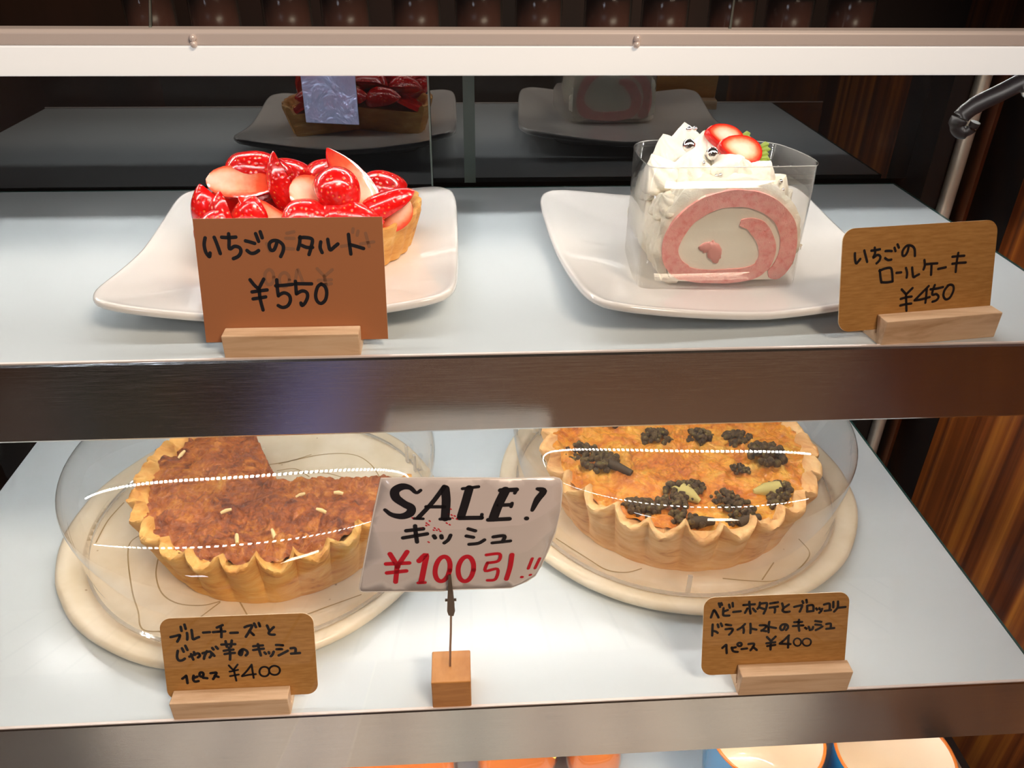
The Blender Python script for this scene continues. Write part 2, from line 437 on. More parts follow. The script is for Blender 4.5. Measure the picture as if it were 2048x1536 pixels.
case = thing('display_case', 'glass fronted bakery display case with brushed steel trim and dark back doors', 'display case', (0, .5, -.06))
g = G(); g.box(-.44, .41, .398, .66, .351, .3555); g.build('top_panel', 'black_glass', case, bevel=.0006)
for xa, xb in ((-.1377, -.176), (.1275, .166)):
    G().tube([(xa, .3995, .3562), (xb, .52, .3562)], .0007, 6).build('seam', 'pale_edge', case, label='thin pale joint line in the glass top')
g = G().prism([(.393,.3495),(.393,.3548),(.3945,.3562),(.404,.3562),(.404,.3495)], -.44, .41, axis='x')
g.build('top_rail', 'steel_grey_lip', case, bevel=.0005)
g = G().box(-.44, .41, .3932, .3962, .3365, .3494); g.build('lamp_cover', 'lamp_cover', case, bevel=.0006, label='glowing white lamp cover strip')
for x in (-.118, .0825):
    G().ball((x, .3928, .3528), .0017, 8, 6).ball((x, .3928, .3502), .0017, 8, 6).build('rail_clip', 'bright_lip', case, smooth=True, label='tiny chrome clip')
led_strip(case, .4035, .344, -.40, .37, 96, .4115, .342, 'diode_soft')
G().box(-.43, .40, .3963, .3969, .3375, .3488).build('front_fill_panel', 'front_fill_panel', case, label='added glowing panel behind the lamp cover that lights the cake face')  # fill panel added to light the front of the cake
led_strip(case, .530, .346, -.40, .37, 96, .5375, .318)
# back doors: two sliding panes of dark glass
d = G().box(-.44, -.0235, .632, .636, .2085, .352).build('sliding_door', 'tinted_mirror_glass', case)
G().box(-.0235, -.0222, .6312, .6362, .2085, .352).build('door_edge', 'pale_edge', d)
G().prism([(-.1165,.2585),(-.0765,.2565),(-.0765,.2985),(-.1165,.2985)], .6306, .6318).build('door_sticker', 'silver_sticker', d, bevel=.002, label='crinkled silver blue plastic square on the back door')
d = G().box(-.06, .372, .640, .644, .2085, .352).build('sliding_door', 'tinted_mirror_glass', case)
G().box(.003, .012, .6385, .6398, .2085, .352).build('door_seal', 'grey_seal', d)
d = G().box(-.44, -.0235, .632, .636, -.2, .198).build('sliding_door', 'tinted_mirror_glass', case)
d = G().box(-.0235, .372, .640, .644, -.2, .198).build('sliding_door', 'tinted_mirror_glass', case)
g = G().box(.372, .386, .61, .66, -.2, .352); g.box(.372, .435, .648, .66, -.3, .36); g.box(.4345, .4349, .585, .66, -.3, .36)
g.build('rear_frame', 'black_panel', case, label='black frame at the back of the case')
g = G().tube([(.402,.622,-.3),(.402,.622,.36)], .0060, 16); g.build('corner_post', 'champagne_steel', case, smooth=True, label='bright steel corner post')
g = G().box(.4105,.4135,.606,.64,-.3,.36); g.build('post_reflection', 'reflection_brown', case)  # strip standing in for the brown reflection of the post
# hinge arm at the right end
g = G().tube(smooth_path([(.352,.47,.339),(.326,.452,.329),(.305,.45,.3175),(.292,.45,.3105),(.2852,.45,.3045),(.2835,.45,.2985),(.2865,.4485,.2952),(.2905,.447,.2972),(.2915,.446,.3015)], 6), [.0050]*20+[.0047]*10+[.0038]*9+[.0028]*10, 14)
h = g.build('hinge_arm', 'smoky_plastic', case, smooth=True, label='dark grey curled hinge arm')
G().ball((.3165,.4445,.3195), .0052, 12, 8).build('hinge_pin', 'polished_steel', h, smooth=True)
g = G().prism([(.3553,-.15),(.3733,-.15),(.3733,-.158),(.3553,-.158)], .22, .6); g.build('side_rail', 'black_panel', case)
G().box(.3605,.366,.22,.6,-.15,-.1485).build('side_channel', 'polished_steel', case)
# slanted front glass
def fy(z): return .3015+.2575*z-.010
g = G().prism([(fy(-.30),-.30),(fy(.352),.352),(fy(.352)-.004,.352),(fy(-.30)-.004,-.30)], -.44, .41, axis='x')
g.build('front_glass', 'clear_front_glass', case, label='slanted clear front glass')

def shelf(name, label, z, yf, x0, x1, band, led_y, loc):
    t = thing(name, label, 'shelf', loc)
    G().box(x0, x1-.0015, yf+.0015, .627, z-.006, z).build('shelf_panel', 'white_panel', t, bevel=.0004)
    G().box(x1-.0014, x1, yf+.0015, .6285, z-.006, z+.0002).box(x0, x1, .6272, .6285, z-.006, z+.0002).build('glass_edge', 'glass_edge_green', t, label='dark green glass edge')
    g = G().prism([(yf,z-band+.0012),(yf,z-.001),(yf+.0008,z+.0006),(yf+.0016,z+.0006),(yf+.0016,z-.008),(yf+.004,z-.008),(yf+.004,z-band+.0016),(yf+.010,z-band+.0016),(yf+.010,z-band),(yf+.0008,z-band)], -.44, .415, axis='x')
    g.build('front_trim', 'brushed_steel', t, label='brushed steel front band')
    G().box(-.44, .415, yf+.0002, yf+.0018, z+.0004, z+.0012).build('trim_lip_highlight', 'bright_lip', t, label='thin steel lip, coloured pale for its edge highlight')  # highlight of the rounded edge put into a paler lip colour
    for q in led_y: led_strip(t, q, z-(.0395 if q < yf+.1 else .0115), -.40, .34, 96 if q < yf+.1 else 140, q+.0074, z-(.0395 if q < yf+.1 else .0115), 'diode_soft' if .34 < q < .4 else 'diode', .0017 if q < yf+.1 else .0014)
    return t
shelf('display_shelf', 'upper white glass shelf carrying the square plates, with wide steel band', ZU, .355, -.44, .357, .0465, (.374, .520), (0,.49,ZU-.006))
shelf('display_shelf', 'lower white glass shelf carrying the domed quiches, with steel band', 0, .3015, -.3715, .352, .0525, (.330,), (0,.465,-.006))
t = thing('display_shelf', 'bottom white shelf under the orange mugs, mostly cut off by the photo', 'shelf', (0,.45,-.206))
G().box(-.44,.354,.262,.627,-.206,-.2).build('shelf_panel', 'white_panel', t)

# row of jars added out of view to give reflections in the black glass top
for i in range(12):
    x = -.19+.041*i+random.uniform(-.004,.004)
    t = thing('reflection_jar', 'small glass jar of red preserve added out of view for its reflection in the black case top', 'jar', (x, .56, .3555), 'added jars mirrored in the case top')
    G().lathe([(.0,.0),(.013,.0),(.0155,.003),(.0155,.03),(.013,.036),(.013,.04)], (x,.56,.3556), 20).build('jar_body', 'jar_glass', t, smooth=True)
    G().lathe([(0,.0015),(.012,.0015),(.0142,.004),(.0142,.022),(0,.022)], (x,.56,.3556), 16).build('preserve', 'jam_red', t, smooth=True)
    G().lathe([(0,.05),(.0145,.05),(.0145,.0395),(0,.0395)], (x,.56,.3556), 20).build('jar_lid', 'jar_lid', t, angle=40)

# ================================================================== square plates
def supell(a, n=9.0):
    return 1/((abs(math.cos(a))**n+abs(math.sin(a))**n)**(1/n))
def square_plate(label, cx, cy, rot, hs, name='serving_plate'):
    t = thing(name, label, 'plate', (cx, cy, ZU))
    N = 96
    def surf(u, v):
        e = max(abs(u), abs(v))
        return .0085+.0035*max(e-.35,0)**1.6/.5+.0115*(abs(u)*abs(v))**1.5
    cr, sr = math.cos(rot), math.sin(rot)
    def P(s, a, dz, out=0):
        R = supell(a)*s; u = R*math.cos(a); v = R*math.sin(a)
        x = u*hs+out*math.cos(a); y = v*hs+out*math.sin(a)
        return Vector((cx+x*cr-y*sr, cy+x*sr+y*cr, ZU+surf(u, v)+dz))
    ang = [2*PI*i/N for i in range(N)]
    # denser near the corners
    ang = [a+.10*math.sin(4*a+PI)*-1 for a in ang]
    rows = [[P(s, a, 0) for a in ang] for s in (.001,.12,.25,.4,.55,.68,.8,.88,.94,.975)]
    rows += [[P(.985, a, .0006, .001) for a in ang], [P(.99, a, .0003, .0018) for a in ang], [P(.99, a, -.0012, .0026) for a in ang], [P(.99, a, -.003, .0024) for a in ang], [P(.985, a, -.0042, .001) for a in ang]]
    rows += [[P(s, a, -.005) for a in ang] for s in (.94,.85,.72,.6)]
    g = G().grid(rows, closed_u=True); g.build('dish', 'white_porcelain', t, smooth=True)
    def F(s, a, z):
        R = supell(a, 6)*s*hs; x, y = R*math.cos(a), R*math.sin(a)
        return Vector((cx+x*cr-y*sr, cy+x*sr+y*cr, ZU+z))
    rows = [[F(.70,a,.0075) for a in ang],[F(.69,a,.0045) for a in ang],[F(.67,a,.001) for a in ang],[F(.66,a,0) for a in ang],[F(.64,a,0) for a in ang],[F(.62,a,.003) for a in ang]]
    G().grid(rows, closed_u=True).build('foot', 'white_porcelain', t, smooth=True)
    return t
square_plate('white square plate with upturned corners under the strawberry tart', -.0998, .4745, 0, .0955)
square_plate('white square plate with upturned corners under the pink roll cake', .1557, .4695, math.radians(3.9), .0960)

# ================================================================== strawberry tart
TX, TY, TZ = -.0935, .488, .2175
tart = thing('strawberry_tart', 'strawberry tart heaped with glossy cut strawberries on the left square plate', 'tart', (TX, TY, TZ))
A0, A1 = math.radians(152), math.radians(383)
def flute(n, amp): return lambda a, k: 1+amp*(abs(math.sin(a*n/2))-.5)
prof = [(.0,.0),(.056,.0),(.0605,.001),(.063,.008),(.0658,.017),(.0678,.0235),(.0678,.0262),(.066,.0268),(.0635,.0255),(.061,.02),(0,.02)]
g = G().lathe(prof, (TX,TY,TZ), 150, a0=A0, a1=A1, rf=lambda a, k: (1+.028*(abs(math.sin(a*16))-.5)+.004*nz(math.cos(a)*9,math.sin(a)*9,k)) if 1 <= k <= 9 else 1)
n = len(prof); m = 151
for col in (0, 150):
    g.f.append(tuple(k*m+col for k in range(n))); g.m.append(0)
g.build('tart_shell', 'tart_crust', tart, angle=50)
rows = []
for k in range(9):
    s = k/8
    rows.append([Vector((TX+.059*s*math.cos(a), TY+.059*s*math.sin(a), TZ+.021+.014*(1-s*s)+.002*nz(s*8*math.cos(a),s*8*math.sin(a),1))) for a in [A0+(A1-A0)*i/60 for i in range(61)]])
G().grid(rows).build('glaze', 'glaze', tart, smooth=True, label='shiny red glaze under the fruit')

def strawberry_half(name, c, axis, cutn, L, W, parent, depth=1.0, asym=.62):
    """half strawberry: tip along axis, flat cut face looking along cutn"""
    ax = Vector(axis).normalized(); cn = Vector(cutn); cn = (cn-ax*cn.dot(ax)).normalized(); sd = ax.cross(cn)
    c = Vector(c); nt, na = 16, 15
    def R(t):
        if t <= 0 or t >= 1: return 0
        return W*(1-((t-.38)/.62)**2.0)**.72 if t > .38 else W*(1-((.38-t)/.38)**2.4)**.55
    rows = []
    for j in range(nt+1):
        tt = j/nt; t = .5-.5*math.cos(PI*tt)
        r = R(t)
        row = []
        for i in range(na+1):
            a = PI*i/na
            p = c+ax*((t-.45)*L)+sd*(r*math.cos(a))-cn*(r*depth*math.sin(a))
            p += Vector((nz(p.x,p.y,p.z,90,3), nz(p.x,p.y,p.z,90,9), nz(p.x,p.y,p.z,90,5)))*.0007
            row.append(p)
        rows.append(row)
    g = G().grid(rows)
    o = g.build(name, 'strawberry_skin', parent, smooth=True)
    # flesh
    rows = []; at = []
    for j in range(nt+1):
        row = []
        for i in range(13):
            q = i/6-1
            a_, b_ = rows_edge(rowsrc=g, j=j, na=na)
            p = a_*(1-q)/2+b_*(1+q)/2
            t = .5-.5*math.cos(PI*j/nt)
            e = max(abs(q)**2.0*(.55+.45*t), .85*t**1.5, (abs(t-.42)/.58)**6)
            p = p+cn*(.0012*(1-e)+.0004*nz(p.x,p.y,p.z,200,2))
            row.append(p); at.append(e)
        rows.append(row)
    G().grid(rows, att=at).build('cut_face', 'strawberry_flesh', o, smooth=True, label='pale cut face')
    return o
def rows_edge(rowsrc, j, na):
    return Vector(rowsrc.v[j*(na+1)]), Vector(rowsrc.v[j*(na+1)+na])
SB_ = [ # centre, axis (towards the tip), cut-face normal, length, half width, depth
 ((-.1285,.466,.2645), (1,.05,-.10), (-.1,-.62,.70), .041, .0105, .85),
 ((-.1225,.482,.2655), (1,.1,-.02), (.1,.5,-.85), .040, .0125, 1.0),
 ((-.1010,.468,.2615), (-.32,.05,1), (.9,.45,.1), .038, .0120, 1.0),
 ((-.1430,.455,.2505), (-.25,-.1,1), (.5,.8,-.1), .032, .0125, 1.0),
 ((-.1325,.447,.2495), (-.1,-.1,1), (.75,.4,.3), .030, .0130, .9),
 ((-.1200,.446,.2490), (.3,-.1,.9), (.2,.9,-.2), .028, .0115, .9),
 ((-.1100,.446,.2500), (-.75,-.1,.65), (.45,-.55,.7), .036, .0085, 1.1),
 ((-.0860,.458,.2590), (.9,.1,-.35), (-.30,-.62,.72), .030, .0115, 1.0),
 ((-.0705,.455,.2625), (.25,.0,-1), (0,.9,.25), .032, .0130, 1.1),
 ((-.0615,.462,.2655), (-.62,.1,.8), (.62,-.55,.6), .043, .0105, .9),
 ((-.0880,.444,.2470), (1,0,.05), (0,.6,-.8), .034, .0145, .9),
 ((-.0660,.446,.2475), (1,.0,-.05), (0,.5,-.85), .040, .0125, .9),
 ((-.0450,.455,.2520), (.88,.05,.45), (.3,.4,-.85), .038, .0095, 1.0),
 ((-.0415,.4535,.2485), (-.72,-.1,-.5), (.25,-.8,.5), .031, .0105, .8),
 ((-.0620,.437,.2440), (.6,-.3,.3), (-.2,-.3,.9), .032, .0110, .9),
 ((-.1360,.480,.2540), (0,.3,.9), (.2,.9,0), .032, .0130, 1.0),
 ((-.1080,.492,.2580), (.8,.3,.1), (.1,.3,-.9), .034, .0130, 1.0),
 ((-.0800,.490,.2570), (-.7,.3,.2), (.1,.3,-.9), .034, .0140, 1.0),
 ((-.0500,.484,.2520), (.8,.4,.1), (-.1,.4,-.9), .034, .0130, 1.0),
 ((-.1200,.430,.2440), (.8,-.2,.2), (0,.5,-.8), .034, .0130, .9),
 ((-.0900,.426,.2440), (-.8,-.2,.2), (0,.5,-.8), .034, .0130, .9),
 ((-.1390,.440,.2440), (.4,-.2,.7), (.3,.7,-.3), .028, .0120, .9),
 ((-.1000,.508,.2490), (.9,.1,.1), (0,-.3,-.9), .036, .0130, .9),
 ((-.0700,.506,.2480), (.9,.1,.1), (0,-.3,-.9), .034, .0120, .9),
 ((-.1300,.504,.2480), (-.9,.1,.1), (0,-.3,-.9), .032, .0120, .9),
]
for a in SB_: strawberry_half('strawberry_piece', a[0], a[1], a[2], a[3], a[4], tart, a[5])

# ================================================================== strawberry roll cake
CY = .4125; CD = .074; CB = .2195
cake = thing('roll_cake', 'slice of pink strawberry roll cake with whipped cream on the right square plate', 'cake', (.15, .45, CB))
spiral = [(153.1,255.9),(159.6,254.9),(165.9,250.2),(170.7,241.6),(170.8,232.8),(165.4,226.5),(151.7,224.2),(133.0,224.6),(121.8,228.7),(116.3,236.6),(116.2,245.2),(120.0,254.5),(126.3,261.8),(136.1,267.5),(147.3,269.7),(159.1,268.6),(169.7,264.0),(178.5,255.6),(182.4,245.2),(182.6,234.6),(179.4,227.2),(174.2,225.2)]
P = smooth_path([(x/1000, z/1000, 0) for x, z in spiral], 6); n = len(P)
def sponge_rows(y):
    L, R_ = [], []
    for i, p in enumerate(P):
        t = (P[min(i+1,n-1)]-P[max(i-1,0)]).normalized(); nn = Vector((-t.y, t.x, 0))
        h = .0048*min(1, .35+i/14, .45+(n-1-i)/8)*(1+.10*nz(p.x,p.y,0,90))
        if 26 < i < 46: h *= .86
        L.append(p+nn*h); R_.append(p-nn*h)
    return [Vector((q.x, y+.0004*nz(q.x,q.y,0,300), max(q.y,CB+.0002))) for q in L], [Vector((q.x, y+.0004*nz(q.x,q.y,0,300), max(q.y,CB+.0002))) for q in R_]
fa, fb_ = sponge_rows(CY); ba, bb = sponge_rows(CY+CD)
g = G()
for i in range(n-1):
    pass
g.grid([fa, fb_]); g.grid([fb_, bb]); g.grid([bb, ba]); g.grid([ba, fa])
g.add([fa[0],fb_[0],bb[0],ba[0]],[(0,1,2,3)]); g.add([fa[-1],fb_[-1],bb[-1],ba[-1]],[(0,1,2,3)])
g.build('sponge', 'pink_sponge', cake, angle=50, weld=True, label='pink sponge spiral')
outl = [(122.8,220.4),(113.9,228.8),(111.8,239.5),(114.1,251.8),(119.9,262.7),(129.4,271.0),(142.2,274.0),(157.2,274.0),(171.7,268.4),(182.9,257.5),(186.8,244.2),(186.6,230.6),(181.2,221.6),(170.0,220.6)]
O = smooth_path([(x/1000, z/1000, 0) for x, z in outl], 5, closed=True)
cc = Vector((.1495,.2455,0))
poly = [((cc+(p-cc)*.965).x, (cc+(p-cc)*.965).y) for p in O]
G().prism(poly, CY+.0009, CY+CD-.001).build('cream_core', 'cream_filling', cake, angle=40, label='white cream filling of the spiral')
# little piece of strawberry inside the core
g = G(); g.ball((.1408,CY+.0006,.2388), .0050, 20, 12, sc=(.8,.35,1.3), f=lambda d: 1+.35*nz(d.x,d.y,d.z,2.4,3), M=Matrix.Rotation(-.35,3,'Y').to_4x4())
g.ball((.1362,CY+.0004,.2418), .0034, 18, 10, sc=(1.25,.3,.85), f=lambda d: 1+.4*nz(d.x,d.y,d.z,2.6,8)); 
g.build('strawberry_bit', mat('strawberry_bit', srgb(232,158,150), .3), cake, smooth=True, label='pink strawberry bit inside the cream')
# cream coat around the roll
rows = []
oo = [p for p in O]
# from bottom left over the top to bottom right
k0 = 0
arc = oo[:len(oo)-9]
m = len(arc)
def coat(i, y, out):
    p = arc[i]; t = (arc[min(i+1,m-1)]-arc[max(i-1,0)]).normalized(); nn = Vector((t.y,-t.x,0))
    if (p+nn-cc).length < (p-nn-cc).length: nn = -nn
    s = i/(m-1)
    th = .0012+(.0045 if s < .62 else .0025)*math.sin(PI*min(max(s*1.05,0),1))**.35
    rough = 0
    if out:
        rough = .0024*fb(p.x,y,p.y,80,1)+.0018*fb(p.x,y,p.y,260,4)
        q = p+nn*(th+rough)
    else: q = p-nn*.001
    yy = y+(.0022*nz(p.x,p.y,0,140) if y < CY+.004 else 0)
    return Vector((q.x, yy, max(q.y, CB)))
ys = [CY+.0022+(CD-.002)*j/40 for j in range(41)]
rows = [[coat(i, ys[0], False) for i in range(m)]]+[[coat(i, y, True) for i in range(m)] for y in ys]+[[coat(i, ys[-1], False) for i in range(m)]]
G().grid(rows).build('cream_coat', 'whipped_cream', cake, smooth=True, label='rough coat of white cream')
# rosettes
def rosette(c, R, H, tilt, ph, name='cream_rosette'):
    M = Matrix.Rotation(tilt[0],4,'X') @ Matrix.Rotation(tilt[1],4,'Y')
    rows = []
    K = 22; N = 56
    for k in range(K+1):
        t = k/K
        if t < .25: r = R*(.72+.28*math.sin(t/.25*PI/2)); 
        else: r = R*((1-(t-.25)/.75)**.85)
        row = []
        for i in range(N):
            a = 2*PI*i/N
            rr = r*(1+.26*(abs(math.sin(3.5*a+ph+t*3.2))-.55)*(1 if t < .9 else .4))
            v = Vector((rr*math.cos(a), rr*math.sin(a), H*t+.0006*nz(a,t*6,ph,2)))
            v.x += .25*R*t*t*math.sin(ph*3); v.y += .25*R*t*t*math.cos(ph*3)
            row.append(Vector(c)+(M @ v))
        rows.append(row)
    return G().grid(rows, closed_u=True).build(name, 'whipped_cream', cake, smooth=True)
ROS = [((.1165,.440,.2680),.0125,.020,(0,-.5)), ((.1250,.462,.2755),.0125,.018,(-.1,-.35)), ((.1300,.438,.2740),.0120,.018,(.25,-.25)), ((.1420,.455,.2780),.0125,.017,(.0,.0)),
       ((.1500,.432,.2765),.0125,.0155,(.45,.1)), ((.1630,.430,.2725),.0115,.0150,(.45,.3)), ((.1740,.432,.2660),.0105,.0140,(.4,.55)), ((.1145,.425,.2605),.0095,.0120,(.4,-.6)),
       ((.1250,.424,.2660),.0105,.0120,(.7,-.4)), ((.1360,.475,.2770),.0120,.0180,(-.2,-.1)), ((.1560,.470,.2770),.0120,.0150,(-.2,.1)), ((.1700,.462,.2700),.0110,.0130,(0,.4)), ((.1150,.452,.2610),.0105,.0110,(-.1,-.6)), ((.1815,.440,.2590),.0085,.0110,(.3,.9))]
for i, (c, R, H, tl) in enumerate(ROS): rosette(c, R, H, tl, i*1.3)
for c, r in (((.1262,.4385,.2915),.0036),((.1385,.4340,.2880),.0037),((.1300,.4560,.2960),.0016),((.1333,.4560,.2962),.0014),((.1330,.4290,.2845),.0011),((.1390,.4230,.2790),.0011),((.1413,.4230,.2795),.0012),((.1305,.4180,.2740),.0011),((.1760,.4240,.2755),.0012),((.1785,.4270,.2735),.0012),((.1770,.4215,.2715),.0010)):
    G().ball(c, r, 16, 10).build('silver_pearl', 'silver_sugar', cake, smooth=True, label='silver sugar pearl')
def slice_(c, axis, nrm, L, W, T):
    ax = Vector(axis).normalized(); n_ = Vector(nrm); n_ = (n_-ax*n_.dot(ax)).normalized(); sd = n_.cross(ax); c = Vector(c)
    N = 40; pts = []
    for i in range(N):
        a = 2*PI*i/N; x = math.cos(a); y = math.sin(a)
        pts.append(ax*(L/2*x)+sd*(W/2*y*(1-.22*(-x))*(1 if x > -.7 else .95)))
    rows = [[c+p*s+n_*T*.5 for p in pts] for s in (.001,.3,.6,.82,.95)]
    at = [s**2.6 for s in (.0,.3,.6,.82,.98) for p in pts]
    g = G().grid(rows, closed_u=True, att=at)
    o = g.build('strawberry_slice', 'strawberry_flesh', cake, smooth=True, label='strawberry slice with pale red cut face')
    rows = [[c+p*.95+n_*T*.5 for p in pts],[c+p*1.0+n_*T*.38 for p in pts],[c+p*1.0-n_*T*.3 for p in pts],[c+p*.9-n_*T*.5 for p in pts],[c+p*.001-n_*T*.5 for p in pts]]
    G().grid(rows, closed_u=True).build('slice_skin', 'strawberry_skin', o, smooth=True)
    lf = G()
    for k in range(5):
        b = c+ax*(L*.50)+sd*(W*(-.28+.14*k))
        tip = b+ax*(.0035+.001*(k%2))+n_*.002-sd*.001*(2-k)
        lf.tube([b, (b+tip)/2+n_*.0012, tip], [.0017,.0019,.0004], 8)
    lf.build('leaf', 'leaf_green', o, smooth=True)
slice_((.1500,.4520,.2920), (1,.12,-.30), (-.15,-.62,.78), .025, .016, .005)
slice_((.1555,.4395,.2885), (1,.02,-.22), (-.12,-.70,.70), .026, .0165, .005)
# clear film collar
loop = smooth_path([(.1015,.4075,0),(.120,.4068,0),(.150,.4072,0),(.182,.4085,0),(.1885,.4105,0),(.1935,.425,0),(.1945,.455,0),(.190,.480,0),(.172,.4935,0),(.145,.496,0),(.115,.4915,0),(.1035,.474,0),(.0995,.445,0),(.0985,.418,0)], 6, closed=True)
def top(p): return .2885-.10*(p.y-.4075)-.0 if p.y < .5 else .279
g = G().grid([[Vector((p.x,p.y,CB+.0005)) for p in loop],[Vector((p.x,p.y,CB+.035)) for p in loop],[Vector((p.x,p.y,top(p))) for p in loop]], closed_u=True)
f = g.build('film_collar', 'clear_film', cake, smooth=True, label='clear plastic film wrapped around the cake')
s_ = f.modifiers.new('thick', 'SOLIDIFY'); s_.thickness = .0002
G().tube([Vector((p.x,p.y,top(p))) for p in loop+[loop[0]]], .00028, 6, caps=False).build('film_rim', 'acrylic_edge', cake, smooth=True)

